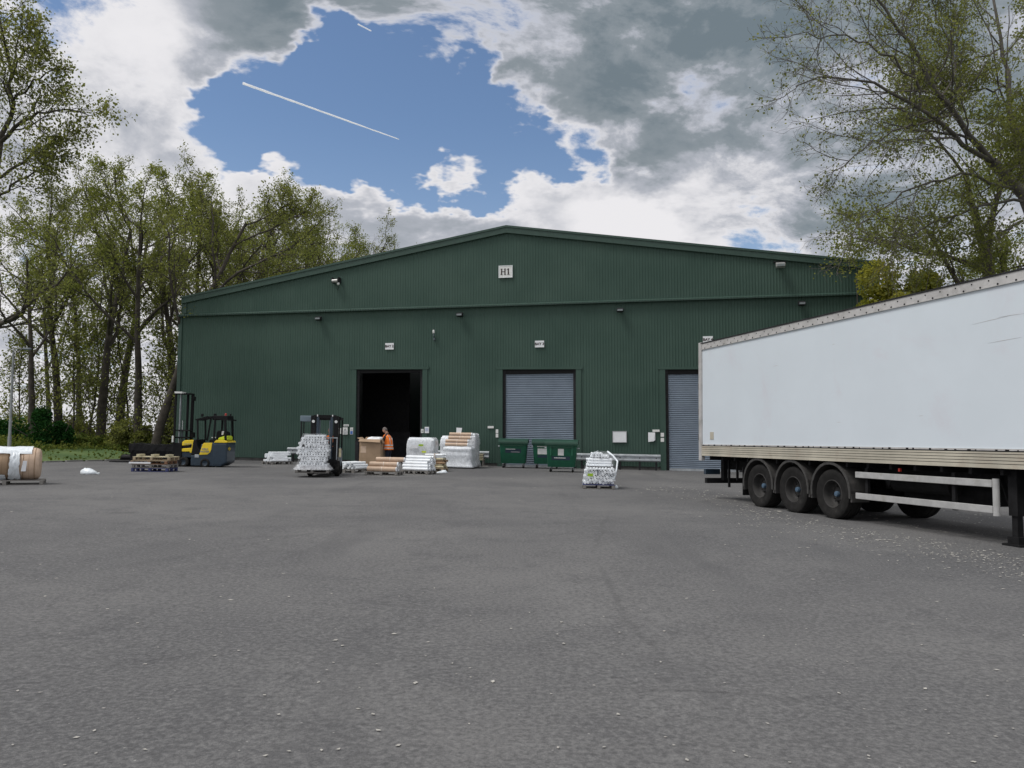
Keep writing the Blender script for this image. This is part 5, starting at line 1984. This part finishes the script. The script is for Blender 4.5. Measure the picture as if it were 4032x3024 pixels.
class Tree:
    def __init__(self, seed):
        self.r = np.random.default_rng(seed)
        self.tv, self.tq, self.nv = [], [], 0
        self.tips = []          # (points, level)

    def tube(self, pts, rad, n):
        pts = np.asarray(pts)
        k = len(pts)
        d = np.gradient(pts, axis=0)
        d /= np.linalg.norm(d, axis=1, keepdims=True) + 1e-9
        ref = np.array([0.31, 0.17, 0.93]) if abs(d[0][2]) < .8 else np.array([0.9, 0.3, 0.1])
        s = np.cross(d, ref)
        s /= np.linalg.norm(s, axis=1, keepdims=True) + 1e-9
        u = np.cross(s, d)
        a = np.arange(n) * 2 * np.pi / n
        ring = pts[:, None, :] + rad[:, None, None] * (np.cos(a)[None, :, None] * s[:, None, :] + np.sin(a)[None, :, None] * u[:, None, :])
        self.tv.append(ring.reshape(-1, 3))
        i = np.arange(k - 1)[:, None] * n
        j = np.arange(n)[None, :]
        j2 = (j + 1) % n
        q = np.stack([i + j, i + j2, i + n + j2, i + n + j], axis=-1).reshape(-1, 4) + self.nv
        self.tq.append(q)
        self.nv += k * n

    def path(self, p, d, L, nseg, wob, trop):
        pts = [p]
        for i in range(nseg):
            d = d + self.r.normal(0, wob, 3) + np.array([0, 0, trop])
            d = d / np.linalg.norm(d)
            p = p + d * (L / nseg)
            pts.append(p)
        return np.array(pts)

    def grow(self, pts, r0, r1, lvl, cfg):
        """add this limb and what grows from it"""
        k = len(pts)
        rad = np.linspace(r0, r1, k)
        if lvl == 0:
            rad = r1 + (r0 - r1) * (1 - np.linspace(0, 1, k)) ** 1.2
            rad[0] *= 1.35
        self.tube(pts, rad, (10, 7, 5, 3, 3, 3)[lvl])
        c = cfg[lvl]
        if lvl >= len(cfg) - 1 or c is None:
            self.tips.append(pts)
            return
        if lvl >= len(cfg) - 2:
            self.tips.append(pts[len(pts) // 2:])
        L = np.linalg.norm(np.diff(pts, axis=0), axis=1).sum()
        n = max(1, int(round(c['n'] * self.r.uniform(.8, 1.2))))
        az = self.r.uniform(0, 6.28)
        for i in range(n):
            t = c['t0'] + (1 - c['t0']) * (i + self.r.uniform(.1, .9)) / n
            if i == n - 1:
                t = .99
            f = t * (k - 1)
            i0 = min(int(f), k - 2)
            p = pts[i0] + (pts[i0 + 1] - pts[i0]) * (f - i0)
            d = pts[i0 + 1] - pts[i0]
            d = d / np.linalg.norm(d)
            az += 2.4 + self.r.normal(0, .4)
            ref = np.array([0, 0, 1.]) if abs(d[2]) < .9 else np.array([1., 0, 0])
            s = np.cross(d, ref)
            s /= np.linalg.norm(s)
            u = np.cross(s, d)
            ang = c['ang'] * self.r.uniform(.65, 1.3)
            nd = d * math.cos(ang) + (s * math.cos(az) + u * math.sin(az)) * math.sin(ang)
            nd[2] += c.get('up', 0)
            nd /= np.linalg.norm(nd)
            cl = L * c['len'] * self.r.uniform(.65, 1.25) * (1 - c.get('fall', .45) * (t - c['t0']) / (1 - c['t0'] + 1e-6))
            cl = max(cl, c.get('min', .3))
            rr = (r0 + (r1 - r0) * t) * c['rad']
            rr = max(rr, c.get('rmin', .008))
            cp = self.path(p, nd, cl, c['seg'], c['wob'], c['trop'])
            self.grow(cp, rr, max(rr * .35, c.get('rmin', .008) * .7), lvl + 1, cfg)

    def leaves(self, per, size, spread, keep=None):
        P_ = []
        for t in self.tips:
            n = self.r.poisson(per)
            if n == 0:
                continue
            f = self.r.uniform(.15, 1.08, n) * (len(t) - 1)
            i0 = np.clip(f.astype(int), 0, len(t) - 2)
            p = t[i0] + (t[i0 + 1] - t[i0]) * (f - i0)[:, None]
            P_.append(p + self.r.normal(0, spread, (n, 3)))
        P_ = np.concatenate(P_) if P_ else np.zeros((0, 3))
        if keep is not None:
            P_ = P_[keep(P_, self.r)]
        return leaf_quads(P_, size, self.r)

    def trunk_mesh(self, m):
        return np_mesh('trunk', np.concatenate(self.tv), np.concatenate(self.tq), m, True)


def leaf_quads(P_, size, rg, droop=.4):
    n = len(P_)
    d = rg.normal(0, 1, (n, 3))
    d[:, 2] -= droop
    d /= np.linalg.norm(d, axis=1, keepdims=True)
    s = np.cross(d, rg.normal(0, 1, (n, 3)))
    s /= np.linalg.norm(s, axis=1, keepdims=True) + 1e-9
    sz = size * rg.uniform(.55, 1.35, n)[:, None]
    a = P_ - d * sz * .5
    b = P_ + s * sz * .34
    c = P_ + d * sz * .5
    e = P_ - s * sz * .34
    V = np.stack([a, b, c, e], axis=1).reshape(-1, 3)
    Q = np.arange(n * 4).reshape(-1, 4)
    return V, Q


def wood_cfg(spread=.42, n1=7, n2=7, n3=6, n4=4, l1=.52):
    return [dict(n=n1, t0=.42, ang=spread, len=l1, rad=.58, seg=9, wob=.13, trop=.055, fall=.42, up=.05, rmin=.05),
            dict(n=n2, t0=.28, ang=.75, len=.45, rad=.52, seg=6, wob=.17, trop=.03, fall=.35, up=.05, rmin=.026),
            dict(n=n3, t0=.2, ang=.75, len=.48, rad=.5, seg=5, wob=.18, trop=.02, fall=.3, rmin=.013),
            dict(n=n4, t0=.2, ang=.8, len=.55, rad=.5, seg=3, wob=.2, trop=.01, fall=.3, rmin=.008, min=.4),
            None]


def wood_proto(seed, H, r, spread, lean, per, size, fork=.42, cfg=None, leafm='leaf_olive', ivy=0.25, wob=.035, clump=.14):
    tr_ = Tree(seed)
    cfg = cfg or wood_cfg(spread)
    cfg[0]['t0'] = fork
    d = np.array([lean[0], lean[1], 1.0])
    d /= np.linalg.norm(d)
    pts = tr_.path(np.array([0, 0, -.3]), d, H * .74, 14, wob, .02)
    tr_.grow(pts, r, r * .28, 0, cfg)
    V, Q = tr_.leaves(per, size, clump)
    # leafy sprouts in tufts low on the trunk
    n = int(40 * ivy)
    for i in range(n):
        f = tr_.r.uniform(.05, .7) * (len(pts) - 1)
        i0 = int(f)
        p = pts[i0] + (pts[i0 + 1] - pts[i0]) * (f - i0)
        a_ = tr_.r.uniform(0, 6.28)
        d_ = np.array([math.cos(a_), math.sin(a_), tr_.r.uniform(-.1, .8)])
        sp_ = tr_.path(p, d_ / np.linalg.norm(d_), tr_.r.uniform(.8, 2.4), 4, .2, .02)
        tr_.tube(sp_, np.linspace(.018, .006, 5), 3)
        m_ = int(tr_.r.uniform(20, 60))
        ff = tr_.r.uniform(.3, 1, m_) * 4
        j0 = np.clip(ff.astype(int), 0, 3)
        V2, Q2 = leaf_quads(sp_[j0] + (sp_[j0 + 1] - sp_[j0]) * (ff - j0)[:, None] + tr_.r.normal(0, .2, (m_, 3)), size, tr_.r)
        Q = np.concatenate([Q, Q2 + len(V)])
        V = np.concatenate([V, V2])
    return tr_.trunk_mesh(M['bark']), np_mesh('crown', V, Q, M[leafm]), float(V[:, 2].max())


def tree(name, label, cat, loc, rz, sc_, proto, group):
    o = bpy.data.objects.new(name, None)
    col.objects.link(o)
    o.location = loc
    o.rotation_euler = (0, 0, rz)
    o.scale = (sc_, sc_, sc_)
    tag(o, label, cat, group)
    link('trunk', proto[0], o)
    link('crown', proto[1], o)
    return o


PR = [wood_proto(11, 23, .38, .80, (.03, 0), 8.5, .13, .40),
      wood_proto(12, 22, .32, .72, (-.03, .02), 8.5, .13, .42, leafm='leaf_spring'),
      wood_proto(13, 21, .30, .80, (.12, -.02), 8.5, .13, .38, wob=.05),
      wood_proto(14, 20, .22, .70, (.02, 0), 8.0, .135, .42, leafm='leaf_spring'),
      wood_proto(15, 24, .26, .72, (0, .02), 2.4, .13, .38),
      wood_proto(16, 23, .34, .80, (.02, .05), 9.0, .125, .34, wood_cfg(.8, 9, 8, 7, 5, .50), wob=.06)]
scfg = [dict(n=14, t0=.15, ang=.75, len=.34, rad=.5, seg=5, wob=.16, trop=.03, fall=.5, up=.1, rmin=.02),
        dict(n=7, t0=.2, ang=.7, len=.5, rad=.5, seg=4, wob=.2, trop=.01, fall=.3, rmin=.012),
        dict(n=5, t0=.2, ang=.8, len=.55, rad=.5, seg=3, wob=.2, trop=.0, fall=.3, rmin=.007, min=.4), None]
SAP = [wood_proto(41, 12, .085, .7, (.05, .02), 3.6, .15, .12, scfg, 'leaf_spring', .1, .06, .22),
       wood_proto(42, 10, .075, .8, (-.06, .02), 3.6, .15, .10, scfg, 'leaf_olive', .1, .06, .22)]


def at(px, D):
    x = P(px * K, 1720, D).x
    return Vector((x, D, gz(x) - .1))


def rise(loc, top, proto):
    """scale that brings the crown's top to where the photograph shows it"""
    want = P(1000, (top - 12) * K, loc.y).z - loc.z
    return want / proto[2]


GW = 'trees of the wood left of the warehouse'
WOOD = [  # px (2212 frame), distance, proto, top, turn, label
    (72, 52, 1, 430, 1.0, 'slim trunked tree just right of the lamp post'),
    (128, 56, 0, 390, 2.2, 'tall tree directly behind the dark green shrub'),
    (218, 55, 0, 338, 4.1, 'tall forked tree midway between the dark shrub and the lift truck'),
    (300, 50, 1, 350, 3.0, 'tree with slender trunk rising behind the black sheeted bundle'),
    (330, 46, 2, 352, 0.2, 'stout tree leaning right against the warehouse left corner'),
    (372, 57, 0, 375, 0.9, 'straight tree just behind the warehouse left corner'),
    (105, 76, 4, 450, 2.0, 'thinly leaved tree at the back of the wood behind the shrub'),
    (430, 62, 1, 368, 2.9, 'tree crown nearest the left eaves above the warehouse'),
    (490, 64, 0, 378, 1.7, 'broad tree crown second along above the warehouse roof'),
    (555, 74, 4, 402, 0.2, 'thin twiggy tree crown third along above the warehouse roof'),
    (600, 76, 2, 428, 2.6, 'dense tree crown fourth along above the warehouse roof'),
    (655, 82, 1, 444, 4.4, 'tree crown fifth along, low over the warehouse roof'),
    (712, 88, 0, 472, 3.1, 'tree crown sixth along, low over the warehouse roof'),
    (765, 96, 1, 498, 1.1, 'green tree crown seventh along, just over the warehouse roof'),
    (818, 108, 4, 512, 3.7, 'last bare topped tree crown, rightmost over the warehouse roof'),
    (172, 62, 3, 395, 0.3, 'thin straight tree just right of the dark green shrub'),
    (255, 68, 0, 362, 5.0, 'tall tree set far back behind the black sheeted bundle'),
    (800, 100, 0, 512, 0.5, 'low green tree crown just left of the last bare one'),
    (530, 70, 1, 388, 5.4, 'green tree crown between the second and third above the roof'),
    (630, 79, 0, 440, 0.7, 'green tree crown between the fourth and fifth above the roof'),
    (690, 86, 5, 468, 2.0, 'broad tree crown between the fifth and sixth above the roof'),
]
for (px, D, pr, top, rz, lab) in WOOD:
    l_ = at(px, D)
    tree('woodland_tree', lab, 'tree', l_, rz, rise(l_, top, PR[pr]), PR[pr], GW)
for i, (px, D, k_, top, lab) in enumerate((
        (48, 54, 1, 690, 'leafy sapling just right of the lamp post'),
        (150, 52, 1, 680, 'leafy sapling right of the dark evergreen shrub'),
        (190, 57, 0, 600, 'tall leafy sapling left of the black sheeted bundle'), 
        (275, 58, 0, 620, 'leafy sapling over the middle of the black bundle'), 
        (372, 50, 1, 690, 'leafy sapling tight against the warehouse left corner'), (120, 66, 0, 590, 'distant leafy sapling behind the evergreen shrub'),
        (215, 70, 1, 640, 'distant leafy sapling behind the tall forked tree'), (350, 68, 0, 610, 'distant leafy sapling behind the leaning tree'))):
    l_ = at(px, D)
    tree('sapling', lab, 'tree', l_, i * 1.3, rise(l_, top, SAP[k_]), SAP[k_], 'saplings in the wood')

# shrubs and undergrowth at the edge of the wood
def shrub(label, loc, h, wx, wy, n, leafm, size, seed, name='shrub', group='shrubs at the yard edges'):
    rg = np.random.default_rng(seed)
    t = bpy.data.objects.new(name, None)
    col.objects.link(t)
    t.location = loc
    tag(t, label, 'shrub', group)
    tr_ = Tree(seed)
    for i in range(9):
        a = rg.uniform(0, 6.28)
        d = np.array([math.cos(a) * wx / h, math.sin(a) * wy / h, 1.1])
        pts = tr_.path(np.array([math.cos(a) * .15, math.sin(a) * .15, -.1]), d / np.linalg.norm(d), h * .9, 6, .12, .02)
        tr_.tube(pts, np.linspace(.05, .015, len(pts)), 5)
    link('stem', tr_.trunk_mesh(M['bark']), t)
    # lumps of leaves
    cs, rs = [], []
    for i in range(16):
        a, b = rg.uniform(0, 6.28), rg.uniform(0, 1) ** .5
        z = rg.uniform(.18, .85) * h
        k = math.sqrt(max(.05, 1 - (z / h) ** 2))
        cs.append((math.cos(a) * b * wx * k, math.sin(a) * b * wy * k, z))
        rs.append(rg.uniform(.16, .32) * min(h, wx * 1.4))
    cs = np.array(cs)
    rs = np.array(rs)
    idx = rg.integers(0, len(cs), n)
    v = rg.normal(0, 1, (n, 3))
    v /= np.linalg.norm(v, axis=1, keepdims=True)
    p = cs[idx] + v * (rs[idx] * rg.uniform(.3, 1.1, n) ** .6)[:, None]
    p = p[p[:, 2] > .02]
    V, Q = leaf_quads(p, size, rg)
    link('foliage', np_mesh('foliage', V, Q, M[leafm]), t)
    return t


c = at(112, 45)
shrub('rounded dark green evergreen shrub at the edge of the wood', c, 3.0, 1.35, 1.1, 9000, 'leaf_dark', .15, 3)
c = at(22, 47)
shrub('low dark shrub behind the foot of the lamp post', c, 2.2, 1.6, 1.2, 5000, 'leaf_dark', .16, 4)
for i, (px, D, h, wx, lm, lab) in enumerate(((180, 47, 1.3, 1.6, 'leaf_ground', 'low leafy shrub right of the dark evergreen shrub'), (280, 50, 2.4, 1.5, 'leaf_olive', 'tall olive shrub between trunks behind the black bundle'), (365, 50, 2.6, 1.2, 'leaf_olive', 'upright olive shrub beside the warehouse left corner'), (60, 55, 2.0, 2.2, 'leaf_olive', 'broad olive shrub between the lamp post and evergreen shrub'),
                                            (145, 58, 2.6, 2.0, 'leaf_olive', 'tall olive shrub behind the dark evergreen shrub'))):
    shrub(lab, at(px, D), h, wx, 1.1, 4500, lm, .17, 30 + i)
# ground cover of the verge and bank
rg = np.random.default_rng(77)
n = 42000
x = rg.uniform(-40, -19.6, n)
y = rg.uniform(34, 64, n)
# keep off the yard
ed = np.array(yard_edge)
xe = np.interp(y, ed[::-1, 1], ed[::-1, 0])
ok = (x < xe - .35) & ((x < xe - 4.5) | (rg.uniform(0, 1, n) < .10))
x, y = x[ok], y[ok]
gzv = np.array([gz(v) for v in x])
hgt = (rg.uniform(0, 1, len(x)) ** 2) * np.clip((xe[ok] - x - 4.2) / 5, .03, .6)
V, Q = leaf_quads(np.stack([x, y, gzv + np.interp(xe[ok] - x, [0, 1.6, 3.2, 5.5, 9, 16], [.05, .16, .36, .6, .7, -.04]) + .02 + hgt], 1), .16, rg, 0)
o = link('ground_cover', np_mesh('ground_cover', V, Q, M['leaf_ground']))
o['kind'] = 'stuff'
o['label'] = 'low green undergrowth and grass along the edge of the wood'
# far hedgerow beyond the wood
n = 26000
x = rg.uniform(-150, 10, n)
y = rg.uniform(128, 136, n)
z = rg.uniform(0, 1, n) ** .8 * (2.6 + 1.6 * np.sin(x * .21) + 1.0 * np.sin(x * .67 + 1))
V, Q = leaf_quads(np.stack([x, y, gz(-28) + z], 1), .55, rg, 0)
o = link('far_hedgerow', np_mesh('far_hedgerow', V, Q, M['leaf_olive']))
o['kind'] = 'stuff'
o['label'] = 'distant hedgerow seen between the trunks of the wood'

# --- the tree over the trailer on the right
def poly_path(pts, n):
    pts = np.array([tuple(p) for p in pts])
    seg = np.linalg.norm(np.diff(pts, axis=0), axis=1)
    cum = np.concatenate([[0], np.cumsum(seg)]) / seg.sum()
    t = np.linspace(0, 1, n)
    return np.stack([np.interp(t, cum, pts[:, k]) for k in range(3)], 1)


RB = P(4170, 1720, 27.0)
RB.z = gz(RB.x)
rt2 = Tree(5)


def q2(zx, zy, D):      # from the enlarged view of the upper right corner
    return P(2900 + zx * .7233, zy * .7233, D) - RB


bcfg = [None,
        dict(n=11, t0=.12, ang=.65, len=.42, rad=.48, seg=6, wob=.13, trop=.01, fall=.4, rmin=.014),
        dict(n=8, t0=.12, ang=.70, len=.50, rad=.5, seg=5, wob=.16, trop=.01, fall=.3, rmin=.008, min=.5),
        dict(n=6, t0=.2, ang=.7, len=.55, rad=.55, seg=4, wob=.18, trop=.0, fall=.3, rmin=.005, min=.35),
        None]
tk = poly_path([Vector((0, 0, -.3)), Vector((.05, .1, 3)), q2(1640, 1250, 27.0), q2(1560, 1050, 27), q2(1390, 880, 26.8)], 16)
rt2.tube(tk, np.linspace(.36, .18, 16), 12)
LIMBS = [
    ([q2(1390, 880, 26.8), q2(1230, 690, 26.3), q2(1120, 520, 25.8), q2(1020, 340, 25.4), q2(900, 170, 25.0), q2(770, 0, 24.7), q2(690, -140, 24.4)], .20, .05),
    ([q2(1390, 880, 26.8), q2(1270, 820, 26.2), q2(1080, 640, 25.4), q2(990, 575, 25.0), q2(860, 500, 24.5), q2(740, 460, 24.2), q2(520, 410, 23.7), q2(330, 440, 23.4)], .16, .03),
    ([q2(1000, 580, 25.0), q2(960, 430, 24.6), q2(890, 340, 24.3), q2(740, 260, 24.0), q2(600, 205, 23.6), q2(420, 180, 23.2), q2(300, 185, 23.0)], .085, .02),
    ([q2(1180, 620, 26.0), q2(1060, 660, 25.6), q2(900, 690, 25.3), q2(760, 760, 25.0), q2(620, 860, 24.6), q2(520, 930, 24.4)], .08, .02),
    ([q2(1540, 1030, 27), q2(1300, 960, 26.5), q2(1100, 990, 26), q2(900, 1060, 25.6), q2(740, 1150, 25.2), q2(620, 1260, 25)], .11, .02),
    ([q2(1580, 1100, 27), q2(1350, 1100, 26.8), q2(1150, 1180, 26.5), q2(950, 1270, 26.2), q2(760, 1330, 26)], .10, .02),
    ([q2(1560, 1050, 27), q2(1530, 760, 27.5), q2(1480, 480, 28), q2(1430, 240, 28.3), q2(1400, 0, 28.5), q2(1380, -200, 28.7)], .20, .05),
    ([q2(1480, 900, 27.3), q2(1620, 650, 26.5), q2(1680, 380, 26), q2(1700, 60, 25.6)], .18, .05),
    ([q2(1480, 480, 28), q2(1300, 490, 27.5), q2(1150, 520, 27.2), q2(980, 590, 27)], .07, .02),
    ([q2(1440, 260, 28.3), q2(1250, 330, 28), q2(1080, 380, 27.8), q2(930, 420, 27.6)], .07, .02),
    ([q2(1120, 520, 25.8), q2(1200, 330, 26), q2(1120, 150, 26.2), q2(1040, 0, 26.3), q2(980, -120, 26.4)], .07, .02),
    ([q2(1560, 1200, 27), q2(1420, 1290, 27), q2(1250, 1350, 27), q2(1090, 1400, 26.9)], .09, .02),
    ([q2(1500, 1000, 27), q2(1600, 900, 25.5), q2(1640, 800, 24.5), q2(1600, 650, 24)], .10, .03),
]
for (pl, r0, r1) in LIMBS:
    pts = poly_path(pl, 13)
    pts[1:] += rt2.r.normal(0, .07, (12, 3))
    rt2.grow(pts, r0 * .58, r1 * .6, 1, bcfg)
q_left = q2(300, 500, 24.5)
q_right = q2(1500, 500, 27)


def keep_leaf(p, rg_):
    f = np.clip((p[:, 0] - q_left.x) / (q_right.x - q_left.x), 0, 1.2)
    zf = np.clip((9.5 - p[:, 2]) / 9.0, 0, 1)
    return rg_.uniform(0, 1, len(p)) < np.clip(.10 + .80 * f ** 1.5 + .55 * zf * f, 0, 1)


V, Q = rt2.leaves(11.0, .09, .11, keep_leaf)
t = bpy.data.objects.new('spreading_tree', None)
col.objects.link(t)
t.location = RB
tag(t, 'sparsely leaved tree spreading its boughs over the white trailer', 'tree')
link('trunk', rt2.trunk_mesh(M['bark_limb']), t)
link('crown', np_mesh('crown', V, Q, M['leaf_olive']), t)
# the near tree at the left edge, its trunk just outside the picture
LB0 = P(-150, 1720, 39.0)
LB0.z = gz(LB0.x)
lt4 = Tree(9)


def q3(zx, zy, D):
    return P(zx * 1.1457, zy * 1.1457, D) - LB0


tk = poly_path([Vector((0, 0, -.3)), q3(-70, 1100, 39), q3(-40, 800, 39), q3(-20, 620, 39), q3(0, 490, 38.8)], 16)
lt4.tube(tk, np.linspace(.40, .16, 16), 12)
for (pl, r0, r1) in (
        ([q3(0, 490, 38.8), q3(45, 350, 38.5), q3(30, 220, 38.3), q3(5, 90, 38.2), q3(-10, 20, 38)], .13, .03),
        ([q3(0, 490, 38.8), q3(90, 410, 38.2), q3(190, 375, 37.8), q3(300, 395, 37.5)], .11, .02),
        ([q3(45, 345, 38.5), q3(120, 280, 38), q3(200, 225, 37.8)], .07, .02),
        ([q3(40, 260, 38.4), q3(90, 170, 38.2), q3(100, 90, 38)], .06, .02),
        ([q3(-20, 620, 39), q3(60, 560, 38.6), q3(150, 510, 38.2), q3(235, 470, 38)], .09, .02),
        ([q3(-30, 720, 39), q3(50, 640, 38.5), q3(130, 570, 38), q3(190, 540, 37.8)], .08, .02),
        ([q3(-60, 1180, 39), q3(40, 1085, 38.5), q3(110, 1045, 38), q3(190, 980, 37.5), q3(250, 900, 37.2)], .16, .03),
        ([q3(-40, 800, 39), q3(-90, 600, 39.5), q3(-100, 400, 40), q3(-80, 200, 40)], .12, .03),
        ([q3(0, 490, 38.8), q3(-40, 300, 38.8), q3(-50, 120, 38.8)], .08, .02)):
    pts = poly_path(pl, 11)
    pts[1:] += lt4.r.normal(0, .09, (10, 3))
    lt4.grow(pts, r0, r1, 1, bcfg)
V, Q = lt4.leaves(2.6, .15, .20)
t = bpy.data.objects.new('overhanging_tree', None)
col.objects.link(t)
t.location = LB0
tag(t, 'tall tree at the left edge, its leafy boughs reaching over the lamp post', 'tree')
link('trunk', lt4.trunk_mesh(M['bark']), t)
link('crown', np_mesh('crown', V, Q, M['leaf_olive']), t)
# denser trees behind it at the right edge
pr6 = wood_proto(31, 17, .34, .62, (-.05, 0), 14, .11, .22, leafm='leaf_spring', ivy=.3, clump=.2)
for (px, D, s, rz, lab) in ((2225, 33, 1.12, .6, 'leafy green tree crowding the right edge beside the spreading tree'), (2120, 40, .80, 2.5, 'smaller leafy tree further back behind the trailer roof')):
    tree('leafy_tree', lab, 'tree', at(px, D), rz, s, pr6, 'leafy trees beyond the trailer')
c = at(1945, 33.5)
shrub('tall yellow green bushy tree hiding the warehouse right corner', c, 11.2, 2.2, 1.6, 26000, 'leaf_lime', .15, 12)
c = at(2060, 35)
shrub('yellow green bush above the middle of the trailer roof', c, 9.4, 1.8, 1.5, 14000, 'leaf_lime', .16, 13)

# ------------------------------------------------------------------ litter, vapour trails
rg = np.random.default_rng(3)
pts = []


def scatter(px, py, sx, sy, n):
    for i in range(n):
        p = PG(px + rg.normal(0, sx), max(1840, py + rg.normal(0, sy)))
        pts.append((p.x, p.y))


for i in range(950):        # along the near side of the trailer
    f = rg.uniform(-.12, 1.15)
    x, y = 2990 + (3950 - 2990) * f, 2015 + (2190 - 2015) * f
    p = PG(x + rg.normal(0, 30), y + abs(rg.normal(0, 45)) - 12)
    pts.append((p.x, p.y))
for i in range(900):
    p = rear + FW * rg.uniform(-1, 13) + LF * rg.uniform(.5, 7)
    pts.append((p.x, p.y))
scatter(2640, 1925, 70, 10, 110)
scatter(2760, 1950, 60, 14, 60)
scatter(2850, 1985, 90, 22, 60)
scatter(1000, 1813, 70, 2.5, 60)
scatter(330, 1830, 60, 4, 20)
for i in range(230):
    y = 1850 + 1170 * rg.uniform(0, 1) ** 1.3
    p = PG(rg.uniform(0, 4032), y)
    pts.append((p.x, p.y))
pts = np.array(pts)
n = len(pts)
near = np.clip(pts[:, 1] / 22, .07, 1.1)
sz = .008 + .040 * rg.uniform(0, 1, n) ** 2.2 * near * np.where(rg.uniform(0, 1, n) < .06, 1.8, 1)
a = rg.uniform(0, 6.28, n)
V = np.zeros((n, 4, 3))
for k in range(4):
    ang = a + k * math.pi / 2 + rg.uniform(-.35, .35, n)
    V[:, k, 0] = pts[:, 0] + np.cos(ang) * sz * (1.3 if k % 2 else .8)
    V[:, k, 1] = pts[:, 1] + np.sin(ang) * sz * (1.3 if k % 2 else .8)
    V[:, k, 2] = np.array([gz(v) for v in V[:, k, 0]]) + .006 + rg.uniform(0, .012, n) * near
o = link('scattered_litter', np_mesh('scattered_litter', V.reshape(-1, 3), np.arange(n * 4).reshape(-1, 4), M['litter']))
o['kind'] = 'stuff'
o['label'] = 'scattered pale chips and paper scraps on the asphalt around the trailer'


def trail(label, a, b_, r0, r1, D=2600):
    A, B = P(a[0] * K, a[1] * K, D), P(b_[0] * K, b_[1] * K, D)
    mb = MB()
    n = 30
    rg = random.Random(3)
    pts = [A.lerp(B, i / n) + Vector((0, 0, rg.uniform(-1, 1) * r0 * .08)) for i in range(n + 1)]
    mb.tube(pts, [max(.3, (r0 + (r1 - r0) * i / n) * rg.uniform(.85, 1.15)) for i in range(n + 1)], 10)
    o = mb.build('vapour_trail', M['vapour'], None, smooth=True)
    tag(o, label, 'vapour trail', 'aircraft vapour trails')


m = bpy.data.materials.new('vapour')
m.use_nodes = True
tt = NT(m.node_tree)
tt.n.clear()
oo = tt.new('ShaderNodeOutputMaterial')
d1, d2, tp = tt.new('ShaderNodeBsdfDiffuse'), tt.new('ShaderNodeBsdfTranslucent'), tt.new('ShaderNodeBsdfTransparent')
d1.inputs[0].default_value = d2.inputs[0].default_value = (.98, .98, .98, 1)
lw = tt.new('ShaderNodeLayerWeight')
lw.inputs[0].default_value = .4
g = tt.new('ShaderNodeNewGeometry')
m1, m2 = tt.new('ShaderNodeMixShader'), tt.new('ShaderNodeMixShader')
m1.inputs[0].default_value = .5
tt.l.new(d1.outputs[0], m1.inputs[1])
tt.l.new(d2.outputs[0], m1.inputs[2])
tt.put(m2.inputs[0], tt.math('ADD', tt.math('MULTIPLY', lw.outputs['Facing'], .55), tt.rng(tt.noise(g.outputs['Position'], .02, 4, .6), .3, .7, .15, .4), clamp=True))
tt.l.new(m1.outputs[0], m2.inputs[1])
tt.l.new(tp.outputs[0], m2.inputs[2])
tt.l.new(m2.outputs[0], oo.inputs[0])
MATS['vapour'] = m
trail('long thin white vapour trail slanting across the blue sky', (525, 180), (862, 301), 4.4, 1.6)
trail('short white vapour trail in the small gap of blue at top', (773, 52), (802, 67), 2.6, 2.0)
